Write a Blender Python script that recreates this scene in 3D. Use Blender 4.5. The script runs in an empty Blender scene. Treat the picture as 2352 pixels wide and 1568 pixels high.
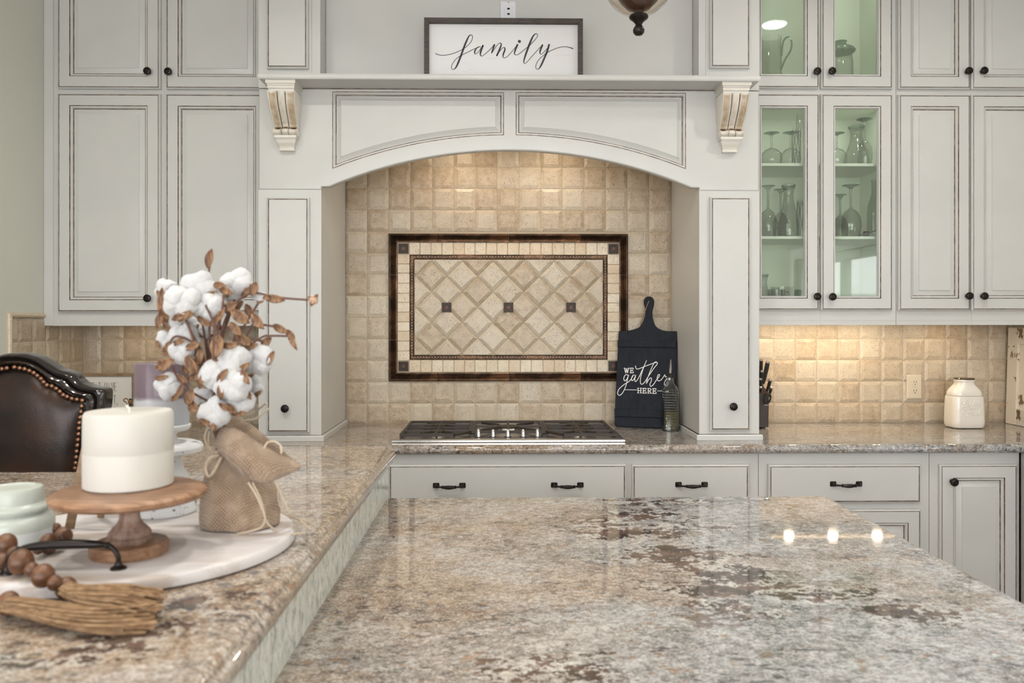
import bpy, math, random
from math import sin, cos, pi, radians, sqrt, atan2
from mathutils import Vector, noise
random.seed(7)
SC = bpy.context.scene
COL = SC.collection

# ------------------------------------------------------------------ camera, world, exposure
FPX, YAW, EYE = 1880.0, radians(1.0), 1.40
cam_d = bpy.data.cameras.new('camera')
cam = bpy.data.objects.new('camera', cam_d); COL.objects.link(cam)
cam.location = (0, 0, EYE); cam.rotation_euler = (radians(90), 0, -YAW)
cam_d.sensor_width = 36; cam_d.lens = 36*FPX/2352; cam_d.shift_y = -53/2352
cam_d.clip_start = .02
cam_d.dof.use_dof = True; cam_d.dof.focus_distance = 3.1; cam_d.dof.aperture_fstop = 5.6
SC.camera = cam
SC.view_settings.view_transform = 'Standard'; SC.view_settings.look = 'None'
SC.view_settings.gamma = 1; SC.view_settings.use_curve_mapping = False
SC.view_settings.exposure = -0.05
world = bpy.data.worlds.new('world'); SC.world = world; world.use_nodes = True
bg = world.node_tree.nodes['Background']; bg.inputs[0].default_value = (.97, .972, 1, 1); bg.inputs[1].default_value = 5

def area_light(name, loc, target, sx, sy, power, color, spread=pi, parent=None, disk=False):
    d = bpy.data.lights.new(name, 'AREA'); d.shape = 'DISK' if disk else 'RECTANGLE'
    d.size = sx
    if not disk: d.size_y = sy
    d.energy = power; d.color = color; d.spread = spread
    o = bpy.data.objects.new(name, d); COL.objects.link(o)
    o.location = loc
    o.rotation_euler = (Vector(target)-Vector(loc)).to_track_quat('-Z', 'Y').to_euler()
    return o
XL, XR, YW, YF, HC = -1.891, 2.393, 3.78, -3.6, 3.05      # room: left, right, back, front walls, ceiling
# daylight through the big rear windows (behind the camera), the left opening and the sink window
area_light('daylight_rear', (0.2, YF-.16, 1.7), (0.2, 3, 1.2), 3.4, 1.8, 120, (.98, .968, 1))
area_light('daylight_sink_window', (XR+1.5, 1.15, 2.7), (0, 1.3, 1.05), 1.8, 1.2, 110, (.92, .93, 1))
area_light('daylight_left', (XL-.16, -.9, 1.7), (1, 1.2, 1.2), 1.8, 1.6, 18, (.96, .95, 1))

# ------------------------------------------------------------------ pixel to world helpers
def ray(px, py):
    u = (px-1176)/FPX; v = (731-py)/FPX
    return Vector((sin(YAW)+u*cos(YAW), cos(YAW)-u*sin(YAW), v))
def atY(px, py, Y):
    r = ray(px, py); return Vector((0, 0, EYE)) + r*(Y/r.y)
def atZ(px, py, Z):
    r = ray(px, py); return Vector((0, 0, EYE)) + r*((Z-EYE)/r.z)
def X(px, Y): return atY(px, 731, Y).x
def Z(py, Y, px=1176): return atY(px, py, Y).z

# ------------------------------------------------------------------ materials
class NT:
    def __init__(s, name, **kw):
        s.m = bpy.data.materials.new(name); s.m.use_nodes = True
        s.t = s.m.node_tree; s.n = s.t.nodes; s.l = s.t.links
        s.b = s.n['Principled BSDF']; s.out = s.n['Material Output']
        for k, v in kw.items(): s.set(k, v)
    K = dict(color='Base Color', rough='Roughness', metal='Metallic', spec='Specular IOR Level', coat='Coat Weight',
             coatr='Coat Roughness', sss='Subsurface Weight', sheen='Sheen Weight', ior='IOR', trans='Transmission Weight',
             emc='Emission Color', ems='Emission Strength', normal='Normal', alpha='Alpha')
    def set(s, k, v):
        i = s.b.inputs[s.K[k]]
        if hasattr(v, 'links') or isinstance(v, bpy.types.NodeSocket): s.l.new(v, i)
        else: i.default_value = (*v, 1) if isinstance(v, tuple) and len(v) == 3 else v
    def node(s, t, **kw):
        n = s.n.new(t)
        for k, v in kw.items(): setattr(n, k, v)
        return n
    def put(s, inp, v):
        if isinstance(v, bpy.types.NodeSocket): s.l.new(v, inp)
        elif isinstance(v, tuple) and len(v) == 3 and inp.type == 'RGBA': inp.default_value = (*v, 1)
        else: inp.default_value = v
    def coord(s, kind='Object'): return s.node('ShaderNodeTexCoord').outputs[kind]
    def rnd(s): return s.node('ShaderNodeObjectInfo').outputs['Random']
    def map(s, vec, loc=(0, 0, 0), rot=(0, 0, 0), scale=(1, 1, 1)):
        n = s.node('ShaderNodeMapping'); s.put(n.inputs[0], vec)
        for i, v in ((1, loc), (2, rot), (3, scale)): n.inputs[i].default_value = v
        return n.outputs[0]
    def vadd(s, a, b, op='ADD'):
        n = s.node('ShaderNodeVectorMath', operation=op); s.put(n.inputs[0], a); s.put(n.inputs[1], b); return n.outputs[0]
    def vscale(s, a, k):
        n = s.node('ShaderNodeVectorMath', operation='SCALE'); s.put(n.inputs[0], a); s.put(n.inputs['Scale'], k); return n.outputs[0]
    def noise(s, vec, scale, detail=4, rough=.55, dist=0, out=0):
        n = s.node('ShaderNodeTexNoise'); s.put(n.inputs['Vector'], vec)
        n.inputs['Scale'].default_value = scale; n.inputs['Detail'].default_value = detail
        n.inputs['Roughness'].default_value = rough; n.inputs['Distortion'].default_value = dist
        return n.outputs[out]
    def voro(s, vec, scale, feature='F1'):
        n = s.node('ShaderNodeTexVoronoi', feature=feature); s.put(n.inputs['Vector'], vec); n.inputs['Scale'].default_value = scale
        return n.outputs[0]
    def wave(s, vec, scale, dist=0, detail=2, dirn='X', bands=True):
        n = s.node('ShaderNodeTexWave'); s.put(n.inputs['Vector'], vec); n.inputs['Scale'].default_value = scale
        n.inputs['Distortion'].default_value = dist; n.inputs['Detail'].default_value = detail
        if bands: n.bands_direction = dirn
        return n.outputs[1]
    def ramp(s, fac, stops, interp='LINEAR'):
        n = s.node('ShaderNodeValToRGB'); e = n.color_ramp.elements; n.color_ramp.interpolation = interp
        while len(e) < len(stops): e.new(.5)
        for i, (p, c) in enumerate(stops):
            e[i].position = p; e[i].color = (c, c, c, 1) if not isinstance(c, tuple) else (*c, 1)
        s.put(n.inputs[0], fac); return n.outputs[0]
    def step(s, v, a, b):       # smooth 0..1
        n = s.node('ShaderNodeMapRange', interpolation_type='SMOOTHSTEP'); s.put(n.inputs[0], v)
        n.inputs[1].default_value = a; n.inputs[2].default_value = b; return n.outputs[0]
    def mix(s, f, a, b, mode='MIX'):
        n = s.node('ShaderNodeMix', data_type='RGBA', blend_type=mode); s.put(n.inputs[0], f); s.put(n.inputs[6], a); s.put(n.inputs[7], b)
        return n.outputs[2]
    def math(s, op, a, b=0.0, c=0.0):
        n = s.node('ShaderNodeMath', operation=op)
        s.put(n.inputs[0], a); s.put(n.inputs[1], b); s.put(n.inputs[2], c); return n.outputs[0]
    def sep(s, v):
        n = s.node('ShaderNodeSeparateXYZ'); s.put(n.inputs[0], v); return n.outputs
    def bump(s, h, strength=.3, dist=.001):
        n = s.node('ShaderNodeBump'); n.inputs['Strength'].default_value = strength; n.inputs['Distance'].default_value = dist
        s.put(n.inputs['Height'], h); s.l.new(n.outputs[0], s.b.inputs['Normal']); return n.outputs[0]

def simple(name, color, rough=.5, **kw): return NT(name, color=color, rough=rough, **kw).m

def mk_paint():
    t = NT('cream_paint', rough=.34)
    v = t.coord(); n = t.noise(v, 3, 3); f = t.noise(t.map(v, scale=(40, 40, 260)), 3, 2)
    c = t.mix(t.step(n, .35, .65), (.556, .56, .548), (.586, .588, .572))
    t.set('color', t.mix(t.math('MULTIPLY', f, .10), c, (.55, .48, .38))); t.bump(f, .06, .0006); return t.m
def mk_glaze():
    t = NT('brown_glaze', rough=.5)
    n = t.noise(t.coord(), 26, 4, .7)
    t.set('color', t.mix(t.step(n, .40, .62), (.060, .030, .016), (.24, .17, .11))); return t.m
def mk_antique():            # carved corbel paint: glaze sits in the hollows of the carving
    t = NT('antiqued_paint', rough=.25, coat=.3)
    g = t.node('ShaderNodeNewGeometry').outputs['Pointiness']
    n = t.noise(t.coord(), 30, 3)
    f = t.math('ADD', g, t.math('MULTIPLY', t.math('SUBTRACT', n, .5), .06))
    t.set('color', t.ramp(f, [(.435, (.11, .055, .028)), (.486, (.46, .35, .23)), (.512, (.66, .62, .55)), (.6, (.70, .67, .61))])); return t.m
def mk_wall(name, c, b=.25):
    t = NT(name, rough=.75); n = t.noise(t.coord(), 90, 4, .6)
    t.set('color', c); t.bump(n, b, .002); return t.m
def mk_tile(name, a, b, c, pit=.5):
    t = NT(name, rough=.42)
    r = t.rnd(); v = t.vadd(t.coord(), t.node('ShaderNodeCombineXYZ').outputs[0])
    cx = t.node('ShaderNodeCombineXYZ')
    for i, k in enumerate((37., 61., 13.)): t.put(cx.inputs[i], t.math('MULTIPLY', r, k))
    v = t.vadd(t.coord(), cx.outputs[0])
    base = t.ramp(r, [(0, a), (.35, b), (.7, c), (1, a)])
    cloud = t.noise(v, 28, 5, .65)
    col = t.mix(t.step(cloud, .35, .7), base, t.mix(.5, base, (.66, .58, .45)))
    pits = t.noise(v, 250, 4, .75); region = t.noise(v, 40, 2)
    pm = t.math('MULTIPLY', t.step(pits, .56, .63), t.step(region, .38, .56))
    fine = t.noise(v, 420, 4, .75)
    col = t.mix(t.math('MULTIPLY', t.step(fine, .50, .62), .50), col, (.25, .17, .10))
    col = t.mix(t.math('MULTIPLY', pm, pit+.45), col, (.17, .10, .05))
    t.set('color', col); t.set('rough', t.ramp(cloud, [(.3, .30), (.8, .52)]))
    h = t.math('SUBTRACT', t.math('MULTIPLY', cloud, .6), pm); t.bump(h, .5, .0012); return t.m
def mk_metal_bronze():
    t = NT('aged_bronze', metal=.85, rough=.36)
    v = t.coord(); n = t.noise(v, 300, 3, .7); m = t.noise(v, 9, 3)
    c = t.mix(t.step(m, .4, .62), (.055, .034, .022), (.19, .105, .06))
    t.set('color', t.mix(t.step(n, .55, .62), c, (.02, .014, .01))); t.bump(n, .4, .001); return t.m

def mk_granite(name, tan, veins=(), edge=False):
    t = NT(name, rough=.045, spec=.5)
    v0 = t.coord()
    wv = t.vscale(t.vadd(t.noise(v0, 7, 4, .6, out=1), (-.5, -.5, -.5)), .10)
    v = t.vadd(v0, wv)
    va = t.map(v, rot=(0, 0, radians(-10)), scale=(.8, 1.15, 1.15))
    big = t.noise(va, 2.6, 5, .62); big2 = t.noise(t.map(va, loc=(5, 3, 2)), 4.4, 5, .65)
    mid = t.noise(va, 17, 6, .68); mid2 = t.noise(t.map(va, loc=(9, 1, 4)), 26, 5, .68)
    fine = t.noise(t.map(v0, scale=(1, 1.2, 1.2)), 120, 5, .72); fine2 = t.noise(t.map(v0, loc=(3, 8, 1)), 210, 4, .7)
    grn = t.noise(t.map(v0, loc=(4, 4, 9)), 75, 6, .75)
    xs = t.sep(v0)[0]
    warm = t.math('ADD', t.step(big, .42, .60), t.math('MULTIPLY', t.step(xs, .60, -.25), tan)); warm = t.math('MINIMUM', t.math('MULTIPLY', warm, .60), 1.0)
    light = t.mix(warm, (.44, .44, .445), (.39, .315, .24))
    light = t.mix(t.math('MULTIPLY', t.step(mid, .50, .64), .7), light, t.mix(warm, (.60, .60, .60), (.50, .43, .35)))
    grey = t.mix(warm, (.19, .19, .19), (.20, .14, .095))
    zone = t.step(big2, .42, .58)
    col = t.mix(t.math('MULTIPLY', t.math('MULTIPLY', zone, t.step(t.math('ADD', t.math('MULTIPLY', mid2, .5), t.math('MULTIPLY', grn, .5)), .42, .55)), .9), light, grey)
    col = t.mix(t.math('MULTIPLY', t.step(grn, .48, .55), .66), col, t.mix(warm, (.20, .20, .20), (.22, .145, .09)))
    col = t.mix(t.math('MULTIPLY', t.step(fine, .50, .58), .60), col, t.mix(warm, (.13, .13, .135), (.16, .10, .065)))
    col = t.mix(t.math('MULTIPLY', t.step(fine2, .53, .60), .55), col, (.66, .64, .60))
    speck = t.math('MULTIPLY', t.step(t.noise(t.map(v0, loc=(1, 7, 3), scale=(.8, 1.4, 1.4)), 55, 5, .74), .545, .59), t.math('ADD', t.math('MULTIPLY', t.step(big2, .40, .56), .7), .3))
    col = t.mix(t.math('MULTIPLY', speck, .85), col, (.055, .053, .055))
    rust = t.math('MULTIPLY', t.step(t.noise(t.map(v0, loc=(6, 2, 5), scale=(.8, 1.2, 1.2)), 48, 4, .65), .575, .63), t.step(mid, .44, .56))
    col = t.mix(t.math('MULTIPLY', rust, .7), col, (.24, .135, .065))
    blot = t.math('MULTIPLY', t.step(t.noise(t.map(va, loc=(2, 2, 7)), 9, 6, .72), .61, .67), t.step(mid, .40, .5))
    col = t.mix(t.math('MULTIPLY', blot, .8), col, t.mix(t.step(fine, .45, .55), (.07, .05, .04), (.17, .115, .085)))
    if veins:
        wob = t.vscale(t.vadd(t.noise(v0, 11, 6, .7, out=1), (-.5, -.5, -.5)), .30)
        wob2 = t.vscale(t.vadd(t.noise(t.map(v0, scale=(.6, 1, 1)), 45, 5, .72, out=1), (-.5, -.5, -.5)), .14)
        vw = t.vadd(t.vadd(v0, wob), wob2)
        sx, sy, sz = t.sep(vw)
        tot = None
        for (x, y, rx, ry, k) in veins:
            a = t.math('MULTIPLY', t.math('SUBTRACT', sx, x), 1/(rx*1.22)); b = t.math('MULTIPLY', t.math('SUBTRACT', sy, y), 1/(ry*1.22))
            d = t.math('ADD', t.math('MULTIPLY', a, a), t.math('MULTIPLY', b, b))
            g = t.math('MULTIPLY', t.math('SUBTRACT', 1.0, t.math('MINIMUM', d, 1.0)), k)
            tot = g if tot is None else t.math('MAXIMUM', tot, g)
        msk = t.math('ADD', tot, t.math('MULTIPLY', t.math('SUBTRACT', mid2, .5), 4.2))
        msk = t.math('ADD', msk, t.math('MULTIPLY', t.math('SUBTRACT', grn, .5), 3.6))
        msk = t.math('MULTIPLY', t.step(msk, .42, .56), t.step(tot, 0, .12))
        dark = t.mix(t.step(mid, .42, .58), (.030, .020, .017), (.125, .078, .058))
        col = t.mix(t.math('MULTIPLY', t.step(tot, 0, .5), .45), col, t.mix(t.math('MULTIPLY', t.step(fine, .5, .6), .5), (.64, .625, .59), (.35, .30, .25)))
        col = t.mix(t.math('MULTIPLY', msk, .94), col, dark)
    if edge: col = t.mix(.58, col, (.76, .785, .745))
    t.set('color', col)
    return t.m

def mk_wood(name, a, b, scale=1, rough=.5, axis='X'):
    t = NT(name, rough=rough)
    v = t.coord(); sc = {'X': (3, 26, 26), 'Y': (26, 3, 26), 'Z': (26, 26, 3)}[axis]
    n = t.noise(t.map(v, scale=tuple(k*scale for k in sc)), 1.6, 6, .65, .6)
    m = t.noise(v, 8*scale, 3)
    c = t.mix(t.step(n, .36, .66), a, b)
    t.set('color', t.mix(t.math('MULTIPLY', t.step(m, .5, .7), .4), c, tuple(k*.55 for k in a))); t.bump(n, .25, .001); return t.m
def mk_whitewash():
    t = NT('whitewashed_wood', rough=.55)
    v = t.coord(); n = t.noise(t.map(v, rot=(0, 0, .35), scale=(2.2, 26, 12)), 1.5, 6, .65, .4); p = t.noise(v, 6, 3)
    c = t.mix(t.step(n, .40, .60), (.42, .35, .30), (.60, .575, .58))
    t.set('color', t.mix(t.step(p, .42, .7), c, (.60, .57, .57))); t.bump(n, .2, .001); return t.m
def mk_distress(name='distressed_white_paint', wear=.60, under=(.10, .08, .07)):
    t = NT(name, rough=.45)
    n = t.noise(t.coord(), 34, 5, .75)
    t.set('color', t.mix(t.step(n, wear, wear+.03), (.70, .71, .72), under)); return t.m
def mk_thin_glass(name, tint, gloss=.9, edge=.25, edge_col=(.35, .45, .42), rough=.02):
    t = NT(name); nt = t.t
    lw = t.node('ShaderNodeLayerWeight'); lw.inputs[0].default_value = .5
    fr = t.math('ADD', .04, t.math('MULTIPLY', .96, t.math('POWER', lw.outputs['Facing'], 5.0)))
    tr = t.node('ShaderNodeBsdfTransparent'); gl = t.node('ShaderNodeBsdfGlossy'); gl.inputs['Roughness'].default_value = rough
    t.put(tr.inputs[0], t.mix(t.math('POWER', lw.outputs['Facing'], 3.0), tint, edge_col) if edge > 0 else tint)
    mx = t.node('ShaderNodeMixShader'); t.put(mx.inputs[0], t.math('MINIMUM', t.math('MULTIPLY', fr, gloss*1.9), .95))
    nt.links.new(tr.outputs[0], mx.inputs[1]); nt.links.new(gl.outputs[0], mx.inputs[2]); nt.links.new(mx.outputs[0], t.out.inputs[0])
    return t.m
def mk_burlap():
    t = NT('burlap', rough=.95, sheen=.3)
    v = t.coord(); a = t.wave(v, 105, 1.6, 2, 'DIAGONAL'); b = t.wave(t.map(v, rot=(0, 0, 0), scale=(-1, 1, 1)), 105, 1.6, 2, 'DIAGONAL')
    h = t.math('MULTIPLY', a, b); n = t.noise(v, 40, 4)
    c = t.mix(h, (.24, .155, .095), (.58, .44, .32))
    t.set('color', t.mix(t.step(n, .4, .7), c, (.44, .32, .225))); t.bump(h, .9, .0025); return t.m
def mk_leather():
    t = NT('brown_black_leather', rough=.30, spec=.28)
    v = t.coord(); n = t.voro(v, 260); m = t.noise(v, 5, 3)
    t.set('color', t.mix(t.step(m, .4, .62), (.012, .008, .007), (.040, .019, .012))); t.bump(n, .25, .0006); return t.m
def mk_cotton():
    t = NT('cotton_fluff', rough=1, sheen=.5)
    n = t.noise(t.coord(), 160, 4, .7); t.set('color', t.mix(n, (.47, .47, .475), (.62, .62, .625))); t.bump(n, .8, .003); return t.m
def mk_steel():
    t = NT('brushed_steel', metal=1, rough=.26, color=(.62, .60, .57))
    n = t.noise(t.map(t.coord(), scale=(1, 60, 60)), 6, 3); t.bump(n, .06, .0004); return t.m
def mk_emit(name, c, s): 
    t = NT(name, color=(0, 0, 0), emc=c, ems=s); return t.m

PAINT, GLAZE, ANTQ = mk_paint(), mk_glaze(), mk_antique()
WALL = mk_wall('sage_grey_wall_paint', (.66, .665, .59)); CEIL = mk_wall('ceiling_paint', (.80, .79, .75), .1)
GROUT = mk_wall('tile_grout', (.46, .38, .28), .2)
TILE = mk_tile('tumbled_travertine', (.50, .42, .315), (.575, .515, .415), (.42, .325, .225))
TILE2 = mk_tile('pale_travertine_mosaic', (.70, .61, .45), (.64, .50, .34), (.76, .68, .54), .4)
BRONZE, STEEL = mk_metal_bronze(), mk_steel()
GRAN_I = mk_granite('island_granite', .55, (
    (.37, 2.02, .10, .05, 1.), (.30, 1.86, .13, .05, 1.), (.46, 1.90, .10, .03, .9), (.38, 1.67, .12, .07, 1.), (.24, 1.93, .07, .03, .8),
    (.45, 1.55, .08, .05, 1.), (.40, 1.46, .12, .05, .95), (.58, 1.44, .12, .04, .7), (.68, 1.33, .09, .045, .8), (.40, 1.36, .06, .03, .9),
    (.42, 2.16, .16, .03, .7), (.86, 1.22, .06, .03, .8), (.08, 1.15, .10, .05, .55)))
GRAN_B = mk_granite('bar_granite', 1.1, ((-.40, .90, .08, .04, .8), (-.45, .83, .07, .03, .9), (-.36, .99, .06, .03, .8)))
GRAN_C = mk_granite('perimeter_granite', .9)
def mk_splash():
    t = NT('bar_splash_lit_granite', rough=.08); v = t.coord(); vs = t.map(v, scale=(1, 1, .42))
    a = t.noise(vs, 85, 6, .75); b = t.noise(vs, 30, 5, .7); c = t.noise(t.map(vs, loc=(3, 1, 2)), 140, 4, .7)
    col = t.mix(t.step(b, .4, .6), (.76, .78, .74), (.62, .65, .60))  # base colour raised to carry side-window light; the streaks are the stone's own
    col = t.mix(t.math('MULTIPLY', t.step(a, .52, .60), .75), col, (.27, .30, .27))
    col = t.mix(t.math('MULTIPLY', t.step(c, .56, .63), .6), col, (.16, .18, .17))
    t.set('color', col); return t.m
GRAN_E = mk_splash()
BLACK = simple('oil_rubbed_bronze', (.018, .014, .012), .32, metal=.6)
IRON = simple('cast_iron', (.030, .022, .018), .5)
CHALK = mk_wood('black_stained_board', (.008, .010, .017), (.014, .018, .028), 2, .6, 'Z'); CHALK.node_tree.nodes['Principled BSDF'].inputs['Specular IOR Level'].default_value = .2
WHITE = simple('white_lettering', (.85, .85, .83), .6); INK = simple('charcoal_lettering', (.03, .032, .04), .6)
WOODB = mk_wood('warm_turned_wood', (.20, .10, .052), (.35, .20, .115), 3, .45, 'X')
WOODP = mk_wood('pale_turned_wood', (.17, .095, .065), (.31, .21, .165), 3, .5, 'Z')
BEADW = mk_wood('stained_bead_wood', (.085, .034, .015), (.165, .072, .032), 4, .4, 'X')
GREYW = mk_wood('grey_brown_frame_wood', (.045, .036, .030), (.085, .068, .055), 3, .6)
TANW = mk_wood('tan_frame_wood', (.19, .12, .065), (.28, .185, .11), 3, .6)
WASH, DIST = mk_whitewash(), mk_distress()
CHIP = (lambda t: (t.set('color', t.mix(t.step(t.noise(t.coord(), 11, 8, .72), .565, .585), (.66, .60, .51), (.17, .10, .055))), t.m)[1])(NT('chippy_paint', rough=.6))
WAX = simple('ivory_wax', (.56, .54, .50), .5)
JUTE = mk_wood('jute_fibre', (.19, .105, .05), (.38, .245, .135), 6, .9)
TWINE = simple('pale_twine', (.50, .41, .31), .9)
BURLAP, LEATHER, COTTON = mk_burlap(), mk_leather(), mk_cotton()
DARKWOOD = simple('black_lacquer_wood', (.012, .008, .007), .16, coat=.6)
NAIL = simple('brass_nailhead', (.22, .12, .075), .28, metal=.9)
HUSK = mk_wood('dried_husk', (.085, .035, .018), (.33, .185, .09), 5, .6, 'Z'); STEM = simple('cotton_stem', (.12, .055, .04), .7)
CERAM = simple('white_glazed_ceramic', (.80, .755, .68), .16, coat=.5)
WPANE = mk_thin_glass('window_glass', (.98, .985, .98), 1.0, 0)
PANE = mk_thin_glass('door_glass', (.925, .97, .92), .9, 0)
GLASSW = mk_thin_glass('clear_drinkware', (.985, .992, .988), .9, .5, (.33, .43, .39))
GLASSD = mk_thin_glass('smoky_thick_glass', (.74, .81, .78), .9, .5, (.14, .19, .17))
GLASSP = mk_thin_glass('amber_tint_glass', (.965, .93, .87), 1.2, .5, (.55, .42, .28))
FROST = simple('frosted_glass', (.44, .475, .43), .32)
FROSTW = simple('frosted_glass_with_white_wax', (.60, .64, .64), .35)
GLASSB = NT('thick_bottle_glass', color=(.98, 1, .99), rough=.01, trans=1.0, ior=1.45).m
OIL = simple('olive_oil', (.085, .070, .008), .1, coat=.6)
ALMOND = simple('almond_plastic', (.62, .55, .43), .3); WPLAS = simple('white_plastic', (.75, .76, .80), .3)
DARK = simple('black_slot', (.01, .01, .01), .6); SILV = simple('satin_silver', (.62, .62, .62), .25, metal=1)
TRIMW = simple('white_trim_paint', (.78, .78, .76), .4)

# ------------------------------------------------------------------ mesh builder
WPOS = {}
class MB:
    def __init__(s): s.v, s.f, s.m = [], [], []
    def add(s, vs, fs, mat=0):
        o = len(s.v); s.v += [tuple(v) for v in vs]; s.f += [tuple(i+o for i in f) for f in fs]
        s.m += list(mat) if isinstance(mat, (list, tuple)) else [mat]*len(fs); return s
    def box(s, x0, x1, y0, y1, z0, z1, mat=0):
        x0, x1 = sorted((x0, x1)); y0, y1 = sorted((y0, y1)); z0, z1 = sorted((z0, z1))
        return s.add([(x, y, z) for z in (z0, z1) for y in (y0, y1) for x in (x0, x1)],
                     [(0, 2, 3, 1), (4, 5, 7, 6), (0, 1, 5, 4), (1, 3, 7, 5), (3, 2, 6, 7), (2, 0, 4, 6)], mat)
    def cbox(s, x0, x1, y0, y1, z0, z1, c=.002, mat=0):     # box with chamfered edges seen from the front
        x0, x1 = sorted((x0, x1)); y0, y1 = sorted((y0, y1)); z0, z1 = sorted((z0, z1))
        P = [(x0, z0), (x1, z0), (x1, z1), (x0, z1)]
        return s.rings([(x, z) for x, z in P], [(0, y1-y0, mat), (0, c, mat), (c, 0, mat)], y0, mat, back=True)
    def rings(s, poly, rg, y, capm=0, M=None, back=False, cap=True):
        """poly ccw in (x,z) seen from the front; rg: (inset, depth behind the front plane, material of strip)"""
        n = len(poly); L = []; fm = []; F = []; V = []
        for (ins, d, m) in rg:
            q = inset(poly, ins) if not callable(ins) else inset(poly, ins())
            V += [(a, y+d, b) for a, b in q]; L.append(m)
        for k in range(1, len(rg)):
            for i in range(n):
                j = (i+1) % n; F.append(((k-1)*n+i, (k-1)*n+j, k*n+j, k*n+i)); fm.append(L[k])
        if cap: F.append(tuple((len(rg)-1)*n+i for i in range(n))); fm.append(capm)
        if back: F.append(tuple(range(n))[::-1]); fm.append(capm)
        if M: V = [M(Vector(p)) for p in V]
        return s.add(V, F, fm)
    def slab(s, poly, rg, mat=0):                          # poly ccw in (x,y); rg: (inset, z)
        n = len(poly); V = []; F = []
        rg = [(rg[0][0]+.003, rg[0][1])]+list(rg)+[(rg[-1][0]+.003, rg[-1][1])]
        for ins, z in rg: V += [(a, b, z) for a, b in inset(poly, ins)]
        for k in range(1, len(rg)):
            for i in range(n):
                j = (i+1) % n; F.append(((k-1)*n+i, (k-1)*n+j, k*n+j, k*n+i))
        F.append(tuple(range(n))[::-1]); F.append(tuple((len(rg)-1)*n+i for i in range(n)))
        return s.add(V, F, mat)
    def lathe(s, prof, c, seg=24, mat=0, sx=1, sy=1, axis='z', mats=None, cap=True):
        V = []; F = []; fm = []
        if cap and not mats:
            prof = list(prof)
            if prof[0][0] > .004: prof = [(prof[0][0]*.96, prof[0][1])]+prof
            if prof[-1][0] > .004: prof = prof+[(prof[-1][0]*.96, prof[-1][1])]
        for (r, z) in prof:
            for i in range(seg):
                a = 2*pi*i/seg; p = (r*cos(a)*sx, r*sin(a)*sy, z)
                if axis == 'y': p = (p[0], -p[2], p[1])
                if axis == 'x': p = (p[2], p[0], p[1])
                V.append((c[0]+p[0], c[1]+p[1], c[2]+p[2]))
        for k in range(len(prof)-1):
            for i in range(seg):
                j = (i+1) % seg; F.append((k*seg+i, k*seg+j, (k+1)*seg+j, (k+1)*seg+i)); fm.append(mats[k] if mats else mat)
        if cap:
            F.append(tuple(range(seg))[::-1]); fm.append(mats[0] if mats else mat)
            F.append(tuple((len(prof)-1)*seg+i for i in range(seg))); fm.append(mats[-1] if mats else mat)
        return s.add(V, F, fm)
    def tube(s, pts, r, seg=8, mat=0, closed=False):
        pts = [Vector(p) for p in pts]; n = len(pts); R = r if isinstance(r, (list, tuple)) else [r]*n
        V = []; F = []; up = None
        for i, p in enumerate(pts):
            a = pts[(i-1) % n] if (closed or i > 0) else p; b = pts[(i+1) % n] if (closed or i < n-1) else p
            t = (b-a).normalized() if (b-a).length > 1e-9 else Vector((0, 0, 1))
            if up is None: up = t.orthogonal().normalized()
            up = (up-t*up.dot(t)); up = up.normalized() if up.length > 1e-6 else t.orthogonal().normalized()
            w = t.cross(up)
            for k in range(seg):
                an = 2*pi*k/seg; V.append(p+(up*cos(an)+w*sin(an))*R[i])
        m = n if closed else n-1
        for i in range(m):
            for k in range(seg):
                a, b = i*seg+k, i*seg+(k+1) % seg; c, d = ((i+1) % n)*seg+(k+1) % seg, ((i+1) % n)*seg+k
                F.append((a, b, c, d))
        if not closed: F += [tuple(range(seg))[::-1], tuple((n-1)*seg+k for k in range(seg))]
        return s.add(V, F, mat)
    def ball(s, c, r, seg=16, rg=10, mat=0, sc=(1, 1, 1)):
        prof = [(max(1e-5, sin(pi*k/rg))*r, -cos(pi*k/rg)*r*sc[2]) for k in range(rg+1)]
        return s.lathe(prof, c, seg, mat, sc[0], sc[1])
    def jitter(s, amp, freq, seed=0):
        s.v = [tuple(Vector(p)+noise.noise_vector(Vector(p)*freq+Vector((seed, seed*2, 0)))*amp) for p in s.v]; return s
    def build(s, name, mats, parent=None, origin=None, smooth=35, sub=0, rot=None):
        if not isinstance(mats, (list, tuple)): mats = [mats]
        if origin is None:
            xs, ys, zs = zip(*s.v); origin = ((min(xs)+max(xs))/2, (min(ys)+max(ys))/2, min(zs))
        O = Vector(origin)
        me = bpy.data.meshes.new(name); me.from_pydata([tuple(Vector(v)-O) for v in s.v], [], s.f)
        for m in mats: me.materials.append(m)
        me.polygons.foreach_set('material_index', [min(i, len(mats)-1) for i in s.m])
        if smooth: me.shade_smooth(); me.set_sharp_from_angle(angle=radians(smooth))
        me.update()
        return place(name, me, O, parent, sub)
def place(name, me, O, parent=None, sub=0, rz=0):
    o = bpy.data.objects.new(name, me); COL.objects.link(o); O = Vector(O)
    if parent is not None: o.parent = parent; o.location = O-WPOS[parent.name]
    else: o.location = O
    if rz: o.rotation_euler = (0, 0, rz)
    WPOS[o.name] = O
    if sub:
        md = o.modifiers.new('subdivision', 'SUBSURF'); md.levels = sub; md.render_levels = sub
    return o
def tag(o, label=None, cat=None, group=None, kind=None):
    if label: o['label'] = label
    if cat: o['category'] = cat
    if group: o['group'] = group
    if kind: o['kind'] = kind
    return o
def thing(name, label, cat, loc, group=None):
    o = bpy.data.objects.new(name, None); COL.objects.link(o); o.empty_display_size = .05
    o.location = loc; WPOS[o.name] = Vector(loc); return tag(o, label, cat, group)
def struct(o): o['kind'] = 'structure'; return o
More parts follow.
